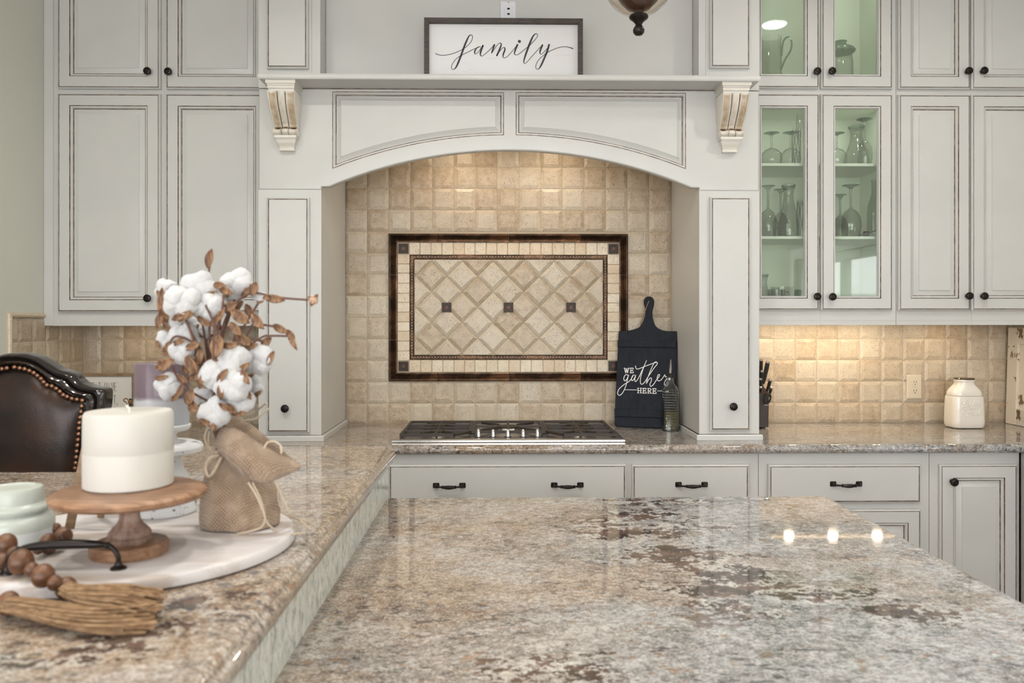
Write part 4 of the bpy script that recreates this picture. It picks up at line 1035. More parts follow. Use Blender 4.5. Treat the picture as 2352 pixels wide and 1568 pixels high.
def sqloft(m, secs, c, cor=.28, mat=0, seg=6):     # rounded-square sections (half width, half depth, z)
    V = []; n = 4*seg
    for (hw_, hd, z) in secs:
        r = cor*min(hw_, hd)
        for kx, ky, a0 in ((1, 1, 0), (-1, 1, 90), (-1, -1, 180), (1, -1, 270)):
            for i in range(seg):
                a = radians(a0+90*i/(seg-1)); V.append((c[0]+kx*(hw_-r)+r*cos(a), c[1]+ky*(hd-r)+r*sin(a), c[2]+z))
    F = [(k*n+i, k*n+(i+1) % n, (k+1)*n+(i+1) % n, (k+1)*n+i) for k in range(len(secs)-1) for i in range(n)]
    F += [tuple(range(n))[::-1], tuple((len(secs)-1)*n+i for i in range(n))]
    return m.add(V, F, mat)
hz = lambda py: (990-py)/so
sec = []
for k in range(0, 65):
    z = k/64*.175; sec.append((.0325+.0012*cos(k*pi/2.0), .0325+.0012*cos(k*pi/2.0), z))
sec += [(.029, .029, .184), (.021, .021, .195), (.0150, .0150, .205), (.0130, .0130, .225), (.0130, .0130, .232), (.0145, .0145, .234), (.0145, .0145, .240), (.0125, .0125, .241)]
m = MB(); sqloft(m, sec, (ox, oy, .9145), .35, seg=5); _g = m.build('glass', GLASSB, bt).modifiers.new('solidify', 'SOLIDIFY'); _g.thickness = .0022; _g.offset = -1
m = MB(); sqloft(m, [(.0285, .0285, .0035), (.0290, .0290, .06), (.0290, .0290, .082)], (ox, oy, .9145), .35); m.build('oil', OIL, bt)
MB().lathe([(.0155, .228), (.0155, .242), (.011, .246), (.006, .248)], (ox, oy, .9145), 16).build('collar', DARK, bt)
MB().tube([(ox, oy, 1.160), (ox+.001, oy, 1.18), (ox+.001, oy-.003, 1.205), (ox, oy-.008, 1.222)], [.005, .0055, .004, .0025], 10).build('pourer', SILV, bt)

# ------------------------------------------------------------------ right counter things
kb = atZ(1750, 984, .9145); kx, ky = X(1741, kb.y), kb.y
kn = thing('knife_block', 'dark knife block with black-handled knives beside the right hood post', 'knife block', (kx, ky+.05, .9145))
m = MB(); zt1, zt2 = Z(905, ky), .9205; xb0, xb1 = X(1706, ky), X(1767, ky)
m.add([(xb0, ky, zt2), (xb1-.004, ky, zt2), (xb1, ky+.13, zt2), (xb0, ky+.13, zt2), (xb0, ky+.005, zt1), (xb1, ky+.005, zt1), (xb1, ky+.15, zt1+.05), (xb0, ky+.15, zt1+.05)],
      [(0, 3, 2, 1), (4, 5, 6, 7), (0, 1, 5, 4), (1, 2, 6, 5), (2, 3, 7, 6), (3, 0, 4, 7)]); m.build('block', mk_wood('dark_block_wood', (.022, .012, .008), (.04, .022, .015), 3, .4, 'Z'), kn, smooth=0)
for fx_ in (xb0+.012, xb1-.022):
    MB().box(fx_-.006, fx_+.006, ky+.004, ky+.12, .9145, .921).build('foot', DARK, kn, smooth=0)
MB().box(X(1756, ky), X(1764.5, ky), ky-.0003, ky+.001, Z(931.5, ky), Z(930.4, ky)).build('badge', SILV, kn, smooth=0)
for (a, b_, c_, d_, r, dy) in ((1763.5, 831, 1752.5, 880, .0098, .10), (1748.5, 826, 1745, 878, .0078, .12), (1750.5, 852, 1746, 900, .0062, .07), (1747.5, 870, 1744, 905, .006, .05), (1769.5, 872, 1758.5, 904, .0072, .05), (1771.5, 889, 1765, 910, .0068, .03), (1747, 889, 1743, 910, .006, .03)):
    k_ = tag(MB().tube(cr([atY(c_, d_, ky+dy), atY((a+c_)/2+.8, (b_+d_)/2, ky+dy-.01), atY(a, b_, ky+dy-.02)], 4), [r*.8]*2+[r*.9]*3+[r]*4, 12).build('knife', DARK),
             None)
    p0, p1 = atY(a, b_, ky+dy-.02), atY(c_, d_, ky+dy); dd = (p0-p1).normalized()
    MB().tube([p0-dd*.004, p0+dd*.003, p0+dd*.004], [r*1.05, r*1.03, r*.7], 12).build('end_cap', SILV, k_)
    MB().tube([p1+dd*.001, p1-dd*.035], [r*.75, r*.5], 8).build('bolster', SILV, k_)
    KN = globals().setdefault('KNIVES', []); KN.append(k_)
for k_, lab in zip(KNIVES, ('largest black knife handle leaning right, top of the block', 'tall black knife handle half hidden by the hood post', 'slim black knife handle between the two tall ones', 'small black knife handle low behind the hood post',
                           'middle right black knife handle of the block', 'lowest right black knife handle just above the scissors', 'lowest left black knife handle beside the post edge')): tag(k_, lab, 'knife', 'knives in the block')
sc_ = MB(); cc = atY(1763, 915.5, ky-.014)
sc_.tube([cc+Vector((cos(a)*.0125+sin(a)*.005, 0, sin(a)*.021)) for a in [2*pi*k/20 for k in range(20)]], .0042, 8, closed=True)
tag(sc_.build('scissors', DARK), 'black scissors handle loop on the front of the knife block', 'scissors')
# cookie jar
jb = atZ(2231, 985, .9145); jx, jy = jb.x, jb.y+.055; js = 1/513
jar = thing('cookie_jar', 'white ceramic milk-bottle shaped cookie jar with embossed lettering', 'jar', (jx, jy, .9145))
m = MB(); sqloft(m, [(.060, .042, 0), (.068, .050, .004), (.0725, .054, .014), (.073, .055, .03), (.072, .054, .08), (.0705, .053, .115), (.069, .052, .135), (.0672, .0505, .1425)], (jx, jy, .9145), .5, seg=8); m.build('body', CERAM, jar)
m = MB(); sqloft(m, [(.0672, .0505, .1438), (.0675, .051, .146), (.066, .050, .158), (.060, .047, .170), (.050, .043, .180), (.041, .039, .190), (.037, .037, .198), (.037, .037, .204), (.0395, .0395, .206), (.0395, .0395, .212), (.037, .037, .214)], (jx, jy, .9145), .7, seg=8); m.build('lid', CERAM, jar)
MB().lathe([(.038, 0), (.0415, .0015), (.0425, .004), (.0415, .0065), (.038, .008)], (jx, jy, .9145+.214), 28).build('lid_ring', simple('brown_metallic_glaze', (.16, .11, .07), .2, metal=.7), jar)
P = lambda x, y, l: tuple(atY(2180+x*.0893, 860+y*.0893, jy-.0545)+Vector((0, -l, 0)))
SCR = [[(330, 700), (345, 760), (400, 740), (470, 670), (470, 645), (440, 660), (400, 760), (380, 830), (350, 850), (360, 820), (420, 830), (470, 800)], [(470, 800), (510, 760), (490, 740), (465, 780), (490, 810), (530, 770), (540, 690), (520, 800), (555, 790)], [(500, 715), (560, 700)],
       [(590, 800), (640, 700), (655, 655), (640, 680), (610, 800), (650, 750), (665, 790)], [(665, 790), (700, 750), (680, 745), (680, 790), (715, 780), (735, 745), (735, 795), (760, 745), (765, 790), (790, 745), (800, 790), (830, 775)],
       [(520, 890), (560, 865), (545, 850), (520, 885), (550, 900), (590, 870), (575, 900), (600, 905), (615, 870), (620, 905), (650, 895), (675, 850), (665, 905), (700, 900)], [(640, 855), (770, 850)],
       [(450, 900), (400, 900), (370, 980), (400, 1060), (450, 1075), (490, 1040)], [(520, 960), (495, 990), (520, 1020), (545, 985), (520, 960)], [(575, 965), (550, 1000), (580, 1025), (600, 990), (575, 965)], [(640, 900), (620, 1000), (615, 1060)], [(665, 950), (625, 1000), (670, 1060)], [(690, 970), (685, 1030), (710, 1020)],
       [(720, 1010), (750, 975), (735, 965), (720, 1000), (740, 1030), (775, 1000)], [(810, 900), (790, 960), (830, 1000), (800, 1040), (780, 1020), (860, 1010), (880, 1040)]]
b = MB()
for st in SCR: b.tube([P(x, y, .0002) for x, y in cr(st, 4)], .0017, 6)
tag(b.build('embossed_lettering', CERAM, jar), 'raised script Let them eat Cookies')
# chippy frame along the right wall
zf0, zf1 = .915, Z(752, 3.74)
cf = thing('rustic_frame', 'chippy white-painted rustic wooden frame leaning on the right wall', 'frame', (XR-.04, 3.6, .915))
Mf = lambda p: Vector((XR-.040+p.y+(p.z-.915)*.03, p.x, p.z))
for (a, c_, z0_, z1_, ln) in ((3.68, 3.755, zf0, zf1, 0), (3.42, 3.495, zf0, zf1, 0), (3.496, 3.679, zf1-.075, zf1, 0), (3.496, 3.679, zf0, zf0+.075, 0)):
    MB().rings(rect(-c_, -a, z0_, z1_), [(0, .022, 0), (0, .002, 0), (.002, 0, 0)], 0, 0, M=lambda p: Mf(Vector((-p.x, p.y, p.z))), back=True).build('frame_side', CHIP, cf)
MB().rings(rect(-3.685, -3.49, zf0+.07, zf1-.07), [(0, .014, 0), (0, .010, 0)], 0, 0, M=lambda p: Mf(Vector((-p.x, p.y, p.z))), back=True).build('panel', CHIP, cf)

# ------------------------------------------------------------------ sign on the left back counter
YG = 3.50; gx0, gx1, gz1 = X(173, YG), X(309.5, YG), Z(856, YG); gz0 = .915
gs = thing('framed_sign', 'small white framed kitchen saying sign behind the leather stool', 'sign', ((gx0+gx1)/2, YG, gz0))
frame_parts(gs, gx0, gx1, gz0, gz1, YG, .0135, .02, TANW)
MB().box(gx0+.0135, gx1-.0135, YG+.006, YG+.012, gz0+.0135, gz1-.0135).build('panel', simple('sign_white', (.66, .63, .58), .6), gs, smooth=0)
FN = {'I': [[(.5, 0), (.5, 1)], [(.1, 0), (.9, 0)], [(.1, 1), (.9, 1)]], 'i': [[(.5, 0), (.5, 1)]], 'F': [[(0, 0), (0, 1)], [(0, 0), (.9, 0)], [(0, .45), (.7, .45)]], 'H': [[(0, 0), (0, 1)], [(1, 0), (1, 1)], [(0, .5), (1, .5)]],
      'A': [[(0, 1), (.5, 0), (1, 1)], [(.2, .65), (.8, .65)]], 'V': [[(0, 0), (.5, 1), (1, 0)]], 'E': [[(1, 0), (0, 0), (0, 1), (1, 1)], [(0, .48), (.8, .48)]], 'T': [[(0, 0), (1, 0)], [(.5, 0), (.5, 1)]],
      'O': [[(.5, 0), (0, .3), (0, .7), (.5, 1), (1, .7), (1, .3), (.5, 0)]], 'S': [[(1, .1), (.5, 0), (0, .25), (.9, .65), (.9, .9), (.4, 1), (0, .88)]], 'R': [[(0, 1), (0, 0), (.8, .08), (.9, .35), (0, .5), (1, 1)]],
      ',': [[(.3, .95), (.1, 1.18)]], "'": [[(.3, 0), (.2, .2)]], 'M': [[(0, 1), (0, 0), (.5, .6), (1, 0), (1, 1)]], 'D': [[(0, 0), (0, 1), (.9, .7), (.9, .3), (0, 0)]], 'K': [[(0, 0), (0, 1)], [(1, 0), (0, .55), (1, 1)]], 'P': [[(0, 1), (0, 0), (.9, .1), (.9, .4), (0, .5)]], 'Y': [[(0, 0), (.5, .5), (1, 0)], [(.5, .5), (.5, 1)]], ' ': []}
b = MB(); P = lambda x, y, l: tuple(atY(x, y, YG+.006)+Vector((0, -l, 0)))
def say(txt, x, y, adv, W, H, w):
    for i, ch in enumerate(txt): letters(b, FN[ch], x+i*adv, y, W, H, w, P)
say('IF I HAVE', 204.5, 878.5, 7.25, 5.2, 18.5, 1.0); say('TO STIR IT,', 193, 908, 7.55, 5.2, 19, 1.0); say("IT'S HOMEMADE", 190, 938, 7.4, 5.2, 19, 1.0)
tag(b.build('lettering', INK, gs, smooth=0), 'thin black handwritten capitals')
p = atY(303, 975, 3.3); tj = thing('small_bottle', 'small dark bottle with brown twine round its neck beside the saying sign', 'bottle', (p.x, 3.3, .9145))
MB().lathe([(.022, 0), (.026, .004), (.026, .11), (.018, .13), (.011, .14), (.011, .165)], (p.x, 3.3, .9145), 18).build('bottle_body', simple('dark_glass', (.015, .014, .013), .2), tj)
m = MB()
for k in range(3): m.tube([(p.x+.0125*cos(a), 3.3+.0125*sin(a), 1.062+k*.0045+.001*sin(3*a)) for a in [2*pi*i/14 for i in range(14)]], .0026, 6, closed=True)
for s_ in (-1, 1): m.tube(cr([(p.x, 3.286, 1.066), (p.x+s_*.014, 3.28, 1.082), (p.x+s_*.024, 3.28, 1.074), (p.x+s_*.012, 3.282, 1.062), (p.x+s_*.02, 3.28, 1.04)], 5), .0025, 6)
m.build('twine_bow', JUTE, tj)['kind'] = 'stuff'

# ------------------------------------------------------------------ pendant
pc = atY(1467, 60, 2.2); pd = thing('pendant_lamp', 'hanging clear glass globe pendant with dark bronze finial above the island', 'pendant lamp', (pc.x, 2.2, Z(80, 2.2)))
px_, zf = pc.x, Z(80, 2.2); s_ = 1/855
MB().lathe([(.0001, 0), (.010, .002), (.0148, .008), (.0158, .015), (.0135, .021), (.0105, .025), (.0085, .029), (.011, .034), (.018, .041), (.0245, .0455), (.0262, .050), (.024, .054), (.012, .057), (.006, .060)], (px_, 2.2, zf), 32).build('finial', BLACK, pd)
R_ = .118
MB().lathe([(.018, .053), (.045, .064), (.075, .088), (.098, .125), (.114, .175), (.118, .23), (.108, .29), (.085, .335), (.062, .355), (.062, .40), (.075, .42)], (px_, 2.2, zf), 40, cap=False).build('glass_globe', GLASSP, pd)
MB().lathe([(.014, .066), (.030, .072), (.050, .092), (.063, .115), (.050, .128), (.045, .16), (.03, .19), (.02, .22)], (px_, 2.2, zf), 14, sx=1, sy=1).build('inner_cup', simple('dark_bronze_cup', (.07, .035, .028), .35, metal=.4), pd)
MB().tube([(px_, 2.2, zf+.2), (px_, 2.2, HC-.02)], .006, 8).build('stem', BLACK, pd)
MB().lathe([(.07, .35), (.078, .365), (.06, .39), (.02, .42)], (px_, 2.2, zf), 28).build('cap', BLACK, pd)
MB().lathe([(.06, -.03), (.06, -.008), (.05, -.001)], (px_, 2.2, HC), 28).build('ceiling_plate', BLACK, pd)
for a in (0, 120, 240):
    x, y = px_+.022*cos(radians(a)), 2.2+.022*sin(radians(a)); o = MB().lathe([(.008, 0), (.008, .05)], (x, y, zf+.215), 10).build('candle_sleeve', WPLAS, pd)
    MB().lathe([(.004, 0), (.009, .012), (.007, .026), (.001, .042)], (x, y, zf+.265), 10).build('bulb', simple('bulb_glass', (.8, .8, .75), .1), o)
# ------------------------------------------------------------------ glassware in the glass-door cabinet
GZ = {'s1': zs1+.0062, 's2': zs2+.0062, 'b': zbR+.0502, 'u': zr[2]+.0302}
def gl_thing(name, lab, x, y, z, group=None): return thing(name, lab, 'glass' if 'glass' in name or 'goblet' in name or 'flute' in name else 'glassware', (x, y, z), group)
def goblet_inv(px, Y, z, H_, R_, lab, foot=.034, name='wine_glass', mat=None):
    x = X(px, Y); t = gl_thing(name, lab, x, Y, z, 'stemmed glasses in the cabinet'); mat = mat or GLASSW
    MB().lathe([(R_*.82, 0), (R_*.93, H_*.10), (R_, H_*.25), (R_*.92, H_*.38), (R_*.62, H_*.49), (R_*.2, H_*.55), (.006, H_*.57)], (x, Y, z), 28, cap=False).build('bowl', mat, t)
    MB().lathe([(.006, H_*.57), (.0045, H_*.65), (.0045, H_*.86), (.008, H_*.94)], (x, Y, z), 14, cap=False).build('stem', mat, t)
    MB().lathe([(.008, H_*.94), (foot*.6, H_*.975), (foot, H_*.99), (foot, H_)], (x, Y, z), 28).build('foot', GLASSD if foot > .03 and name == 'goblet' else mat, t)
def hh(py, Y, z): return Z(py, Y)-z
Yg = 3.56
goblet_inv(1772, Yg, GZ['s1'], hh(303, Yg, GZ['s1']), .046, 'upside-down goblet at the left end of the upper shelf', name='goblet')
goblet_inv(1816, Yg, GZ['s1'], hh(302, Yg, GZ['s1']), .044, 'upside-down goblet beside the tall flute on the upper shelf', name='goblet')
goblet_inv(1921, Yg, GZ['s1'], hh(303, Yg, GZ['s1']), .044, 'upside-down goblet at the left edge of the right glass door, upper shelf', name='goblet')
goblet_inv(1986, 3.53, GZ['s1'], hh(270, 3.53, GZ['s1']), .032, 'tall upside-down goblet next to the dark-rimmed carafe', name='goblet')
goblet_inv(1764, Yg, GZ['s2'], hh(425, Yg, GZ['s2']), .040, 'upside-down wine glass at the left end of the middle shelf', .030)
goblet_inv(1793, 3.66, GZ['s2'], hh(433, 3.66, GZ['s2']), .034, 'upside-down wine glass behind the carafe on the middle shelf', .030)
goblet_inv(1954, Yg-.02, GZ['s2'], hh(423, Yg-.02, GZ['s2']), .044, 'upside-down wine glass beside the black stopper', .036)
goblet_inv(1930, 3.68, GZ['s2'], hh(445, 3.68, GZ['s2']), .034, 'smaller wine glass behind left in the right door, middle shelf', .026)
Yf_ = 3.64; x = X(1841, Yf_); z = GZ['s1']; H_ = hh(259, Yf_, z)
t = gl_thing('champagne_flute', 'tall upright flute beside the goblets on the upper shelf', x, Yf_, z)
MB().lathe([(.026, 0), (.026, .002), (.006, .008)], (x, Yf_, z), 24).build('foot', GLASSW, t); MB().lathe([(.005, .008), (.004, H_*.5)], (x, Yf_, z), 12).build('stem', GLASSW, t)
MB().lathe([(.004, H_*.5), (.018, H_*.56), (.024, H_*.68), (.0235, H_*.85), (.020, H_)], (x, Yf_, z), 24, cap=False).build('bowl', GLASSW, t)
def cut_glass(px, Y, z, pytop, R_, lab):
    x = X(px, Y); H_ = hh(pytop, Y, z); t = gl_thing('tumbler_glass', lab, x, Y, z)
    MB().lathe([(R_*.8, 0), (R_, H_*.5), (R_, H_)], (x, Y, z), 24, cap=False).build('tumbler_wall', GLASSW, t)
    m = MB()
    for k in range(8):
        for s_ in (-1, 1): m.tube([(x+R_*1.01*cos(a), Y+R_*1.01*sin(a), z+H_*.06+H_*.88*u) for u in [i/8 for i in range(9)] for a in [2*pi*k/8+s_*u*1.1]], .0007, 4)
    m.build('cut_lines', GLASSD, t)['kind'] = 'stuff'
cut_glass(1829, 3.50, GZ['s1'], 292, .018, 'narrow cut-glass tumbler in front of the flute'); cut_glass(1842, 3.55, GZ['s2'], 456, .022, 'cut-glass tumbler right of the carafe, middle shelf')
def carafe(px, Y, z, pytop, R_, lab, rim=GLASSD, k=1.0):
    x = X(px, Y); H_ = hh(pytop, Y, z); t = gl_thing('carafe', lab, x, Y, z)
    MB().lathe([(R_*.95, 0), (R_, H_*.06), (R_*.98, H_*.25), (R_*.78, H_*.45), (R_*.55, H_*.62), (R_*.44, H_*.78), (R_*.47, H_*.86), (R_*.58, H_*.94)], (x, Y, z), 28, cap=False).build('carafe_body', GLASSW, t)
    MB().lathe([(R_*.58, H_*.93), (R_*.66, H_*.96), (R_*.66, H_*.99), (R_*.6, H_)], (x, Y, z), 28, cap=False).build('thick_rim', rim, t)
carafe(1811, 3.53, GZ['s2'], 422, .045, 'clear carafe with thick dark rim on the middle shelf'); carafe(1967, 3.69, GZ['s1'], 286, .055, 'smoky carafe with dark rim behind the right glass door, upper shelf')
carafe(1753, 3.52, GZ['b'], 629, .034, 'small carafe at the left edge of the cabinet floor')
x, y, z = X(2008, 3.58), 3.58, GZ['s2']; t = gl_thing('ribbed_bottle', 'tall ribbed clear bottle at the right end of the middle shelf', x, y, z); H_ = hh(410, y, z)
MB().lathe([(.030, 0)]+[(.030+.0012*(k % 2), .004+k*.006) for k in range(18)]+[(.028, H_*.55), (.016, H_*.70), (.0115, H_*.78), (.0115, H_*.96), (.014, H_)], (x, y, z), 24, cap=False).build('bottle_wall', GLASSW, t)
for px, R_, py_, lab in ((1783, .038, 664, 'low glass bowl on the cabinet floor, left of the lettered glass'), (1845, .038, 664, 'low glass bowl on the cabinet floor, right of the lettered glass')):
    x = X(px, Yg); z = GZ['b']; tag(MB().lathe([(R_*.7, 0), (R_*.98, .008), (R_, .02), (R_*.98, hh(py_, Yg, z))], (x, Yg, z), 26, cap=False).build('glass_bowl', GLASSD), lab, 'bowl', 'low bowls on the cabinet floor')
x, y, z = X(1796, 3.65), 3.65, GZ['b']; t = gl_thing('lettered_glass', 'clear straight glass with small black letters between the low bowls', x, y, z); H_ = hh(658, y, z)
MB().lathe([(.044, 0), (.046, .01), (.046, H_)], (x, y, z), 28, cap=False).build('glass_wall', GLASSW, t)
b = MB(); P = lambda x_, y_, l: tuple(atY(x_, y_, 3.603)+Vector((0, -l, 0)))
FN['K'] = [[(0, 0), (0, 1)], [(1, 0), (0, .55), (1, 1)]]
for i, ch in enumerate('T ASK'): letters(b, FN[ch], 1796+i*3.3, 668.5, 2.3, 4, .8, P)
for i, ch in enumerate('DAY'): letters(b, FN[ch], 1799+i*3.3, 679, 2.3, 4, .8, P)
b.build('lettering', INK, t, smooth=0)
x = X(1990, 3.50); z = GZ['s2']; t = thing('bottle_stopper', 'black bottle stopper lying on the front of the middle shelf', 'stopper', (x, 3.50, z))
MB().lathe([(.004, -.013), (.0125, -.009), (.0125, -.002), (.010, 0), (.0125, .002), (.0125, .009), (.004, .013)], (x-.001, 3.50, z+.0125), 16, axis='x').build('stopper_body', DARK, t)
MB().tube([(x+.008, 3.50, z+.014), (x+.040, 3.495, z+.027)], .0022, 8).build('spout', DARK, t); MB().tube([(x-.014, 3.50, z+.010), (x-.036, 3.498, z+.003)], [.005, .0015], 8).build('tip', DARK, t)
# upper compartment
x, y, z = X(1772, 3.56), 3.56, GZ['u']; t = gl_thing('glass_pitcher', 'clear glass pitcher with loop handle behind the upper left glass door', x, y, z)
MB().lathe([(.040, 0), (.044, .02), (.043, .12), (.040, .20), (.044, .23)], (x, y, z), 28, cap=False).build('pitcher_wall', GLASSW, t)
MB().tube(cr([(X(1794, y), y, Z(156, y)), (X(1804, y), y, Z(132, y)), (X(1816, y), y, Z(112, y)), (X(1818, y), y, Z(92, y)), (X(1810, y), y, Z(81, y)), (X(1799, y), y, Z(92, y)), (X(1795, y), y, Z(125, y))], 5), .0042, 8).build('pitcher_handle', GLASSD, t)
x, y, z = X(1930, 3.56), 3.56, GZ['u']; t = gl_thing('drinks_jar', 'large lidded glass drinks jar behind the upper right glass door', x, y, z)
MB().lathe([(.052, 0), (.055, .02), (.053, .12), (.048, .15), (.058, .165)], (x, y, z), 32, cap=False).build('jar_wall', GLASSW, t)
MB().lathe([(.060, .163), (.064, .170), (.058, .180), (.040, .190), (.026, .196), (.024, .205), (.028, .212), (.001, .214)], (x, y, z), 32).build('jar_lid', GLASSD, t)

# ------------------------------------------------------------------ leather bar stool
YSL = 2.06
def cp(x, y): return (x*.19763, 780+y*.19763)
oc = [(165, 157), (230, 156), (300, 164), (430, 203), (560, 280), (650, 338), (700, 358), (755, 368), (820, 392), (860, 410), (890, 465), (950, 515), (1050, 547), (1130, 560), (1190, 572), (1215, 592), (1213, 700), (1200, 820), (1150, 950), (1090, 1120), (1015, 1310), (965, 1480), (955, 1560)]
ic = [(165, 305), (230, 306), (300, 318), (360, 340), (410, 366), (455, 398), (498, 434), (530, 470), (562, 500), (615, 512), (670, 542), (712, 580), (755, 620), (800, 642), (850, 660), (905, 672), (985, 680), (985, 780), (970, 880), (960, 1000), (945, 1150), (920, 1350), (905, 1560)]
def resamp(pts, n):
    L = [0]
    for i in range(1, len(pts)): L.append(L[-1]+sqrt((pts[i][0]-pts[i-1][0])**2+(pts[i][1]-pts[i-1][1])**2))
    out = []
    for k in range(n):
        s = L[-1]*k/(n-1); i = max(j for j in range(len(L)) if L[j] <= s+1e-9); i = min(i, len(pts)-2); u = (s-L[i])/(L[i+1]-L[i])
        out.append((pts[i][0]+(pts[i+1][0]-pts[i][0])*u, pts[i][1]+(pts[i+1][1]-pts[i][1])*u))
    return out
ocr = resamp(oc[:17], 46)+resamp(oc[16:], 14)[1:]; icr = resamp(ic[:17], 46)+resamp(ic[16:], 14)[1:]
cxp = 165
def mir(c): return [(2*cxp-x, y) for x, y in c[::-1]][:-1]+c
OC, IC = mir(ocr), mir(icr)
W_ = lambda p, dy=0: (lambda v: (v.x, v.y+dy, v.z))(atY(*cp(*p), YSL))
scx = W_((cxp, 0))[0]
st = thing('bar_stool', 'dark leather bar stool with brass nailheads and curved black wooden back', 'stool', (scx, YSL+.2, 0))
m = MB(); n = len(OC); PR = [(0, .045), (0, .010), (.05, .0), (.18, -.006), (.30, -.004), (.36, .006), (.42, .007), (.50, -.003), (.68, -.010), (.84, -.006), (.88, .004), (.94, .003), (1.0, .006), (1.0, .045)]
V = []
for (t_, d) in PR:
    for a, b_ in zip(OC, IC): V.append(W_((a[0]+(b_[0]-a[0])*t_, a[1]+(b_[1]-a[1])*t_), d))
F = [(k*n+i, k*n+i+1, (k+1)*n+i+1, (k+1)*n+i) for k in range(len(PR)-1) for i in range(n-1)]
F += [((len(PR)-1)*n+i, (len(PR)-1)*n+i+1, i+1, i) for i in range(n-1)]
m.add(V, F); m.build('back_frame', DARKWOOD, st, smooth=50)
m = MB(); NU, NV = 64, 26; V = []
def ipoly(pts, x, ax=0):
    for i in range(len(pts)-1):
        if pts[i][ax] <= x <= pts[i+1][ax]:
            u = (x-pts[i][ax])/max(1e-6, pts[i+1][ax]-pts[i][ax]); return pts[i][1-ax]+(pts[i+1][1-ax]-pts[i][1-ax])*u
    return pts[-1][1-ax]
for j in range(NV+1):
    for i in range(NU+1):
        u = -1+2*i/NU; v = j/NV; yt = ipoly(ic[:17], cxp+abs(u)*818); y = yt+(1558-yt)*v
        hw_ = (820 if y < 790 else ipoly(ic[17:], y, 1)-cxp)+4
        bul = .012-.034*(1-abs(u)**5)*(1-(1-min(1, v*1.0))**7)
        V.append(W_((cxp+u*hw_, y), bul))
m.add(V, [(j*(NU+1)+i, (j+1)*(NU+1)+i, (j+1)*(NU+1)+i+1, j*(NU+1)+i+1) for j in range(NV) for i in range(NU)])
m.add([W_(p, .03) for p in IC], [tuple(range(n))[::-1]]); m.build('leather_back', LEATHER, st, smooth=60)
nl = [(178, 318), (240, 328), (298, 338), (352, 358), (403, 383), (445, 415), (487, 450), (517, 490), (555, 525), (612, 537), (662, 565), (705, 600), (745, 640), (790, 660), (845, 682), (903, 692), (965, 703), (958, 770), (948, 835), (940, 900), (930, 965), (928, 1028), (920, 1095), (915, 1160), (908, 1225), (900, 1295), (895, 1362), (888, 1430), (880, 1490), (872, 1555)]
nl_all = nl+[(2*cxp-x, y) for x, y in nl[1:]]
nm = None
for p in nl_all:
    w = W_(p, -.004)
    if nm is None: o = MB().ball(w, .0066, 12, 8, sc=(1, .7, 1)).build('nailhead', NAIL, st, origin=w); nm = o.data
    else: place('nailhead', nm, w, st)
zs_ = .76; zbk = W_((0, 1555))[2]
MB().slab([(scx-.20, YSL+.02), (scx+.20, YSL+.02), (scx+.235, YSL+.44), (scx-.235, YSL+.44)], [(.02, zs_-.02), (0, zs_), (0, zs_+.05), (.02, zs_+.078), (.06, zs_+.085)]).build('seat', LEATHER, st)
MB().slab([(scx-.19, YSL+.03), (scx+.19, YSL+.03), (scx+.22, YSL+.43), (scx-.22, YSL+.43)], [(0, zs_-.075), (0, zs_-.02)]).build('seat_rail', DARKWOOD, st, smooth=0)
for sx_ in (-1, 1):
    MB().tube([(scx+sx_*.175, YSL+.02, zbk+.02), (scx+sx_*.175, YSL+.035, zs_-.02), (scx+sx_*.185, YSL-.0, .0)], [.022, .022, .015], 8).build('leg', DARKWOOD, st)
    MB().tube([(scx+sx_*.195, YSL+.41, zs_-.03), (scx+sx_*.20, YSL+.43, 0)], [.024, .015], 8).build('leg', DARKWOOD, st)
    MB().tube([(scx+sx_*.18, YSL+.01, .25), (scx+sx_*.197, YSL+.42, .25)], .011, 8).build('stretcher', DARKWOOD, st)
MB().tube([(scx-.197, YSL+.42, .30), (scx+.197, YSL+.42, .30)], .013, 8).build('stretcher', DARKWOOD, st)

# ------------------------------------------------------------------ round tray and what stands on it
ZT = ZBAR+.018
tcx, tcy, tr_r = -.545, 1.243, .232
ty = thing('round_tray', 'round whitewashed wooden tray with black metal handles on the raised bar', 'tray', (tcx, tcy, ZBAR+.0005))
MB().lathe([(tr_r-.004, .0005), (tr_r, .003), (tr_r+.0005, .012), (tr_r-.002, .0165), (tr_r-.006, .018)], (tcx, tcy, ZBAR), 96).build('tray_board', WASH, ty)
def tray_handle(xa, xb, ya, yb, zt_):
    pts = cr([(xa, ya, ZT+.004), (xa+.001, ya, ZT+.018), (xa+.012, ya, ZT+.030), (xa+.030, (ya*3+yb)/4, ZT+.0335), ((xa+xb)/2, (ya+yb)/2, ZT+.035), (xb-.030, (ya+3*yb)/4, ZT+.0335), (xb-.012, yb, ZT+.030), (xb-.001, yb, ZT+.018), (xb, yb, ZT+.004)], 6)
    r = []; n = len(pts)
    for i in range(n):
        u = abs(i/(n-1)-.5)*2; r.append(.0032+(.0032*(1-(u/.42)**2) if u < .42 else 0)+(.0018 if .42 <= u < .47 else 0))
    o = MB().tube(pts, r, 12); 
    for (x, y) in ((xa, ya), (xb, yb)): o.lathe([(.0105, 0), (.0100, .002), (.005, .005), (.004, .009)], (x, y, ZT), 18)
    return o.build('handle', BLACK, ty)
a = atZ(272, 1306, ZT); c_ = atZ(16, 1318, ZT); tray_handle(c_.x, a.x, c_.y, a.y, 0)
tray_handle(tcx-.06, tcx+.07, tcy+.205, tcy+.205, 0)

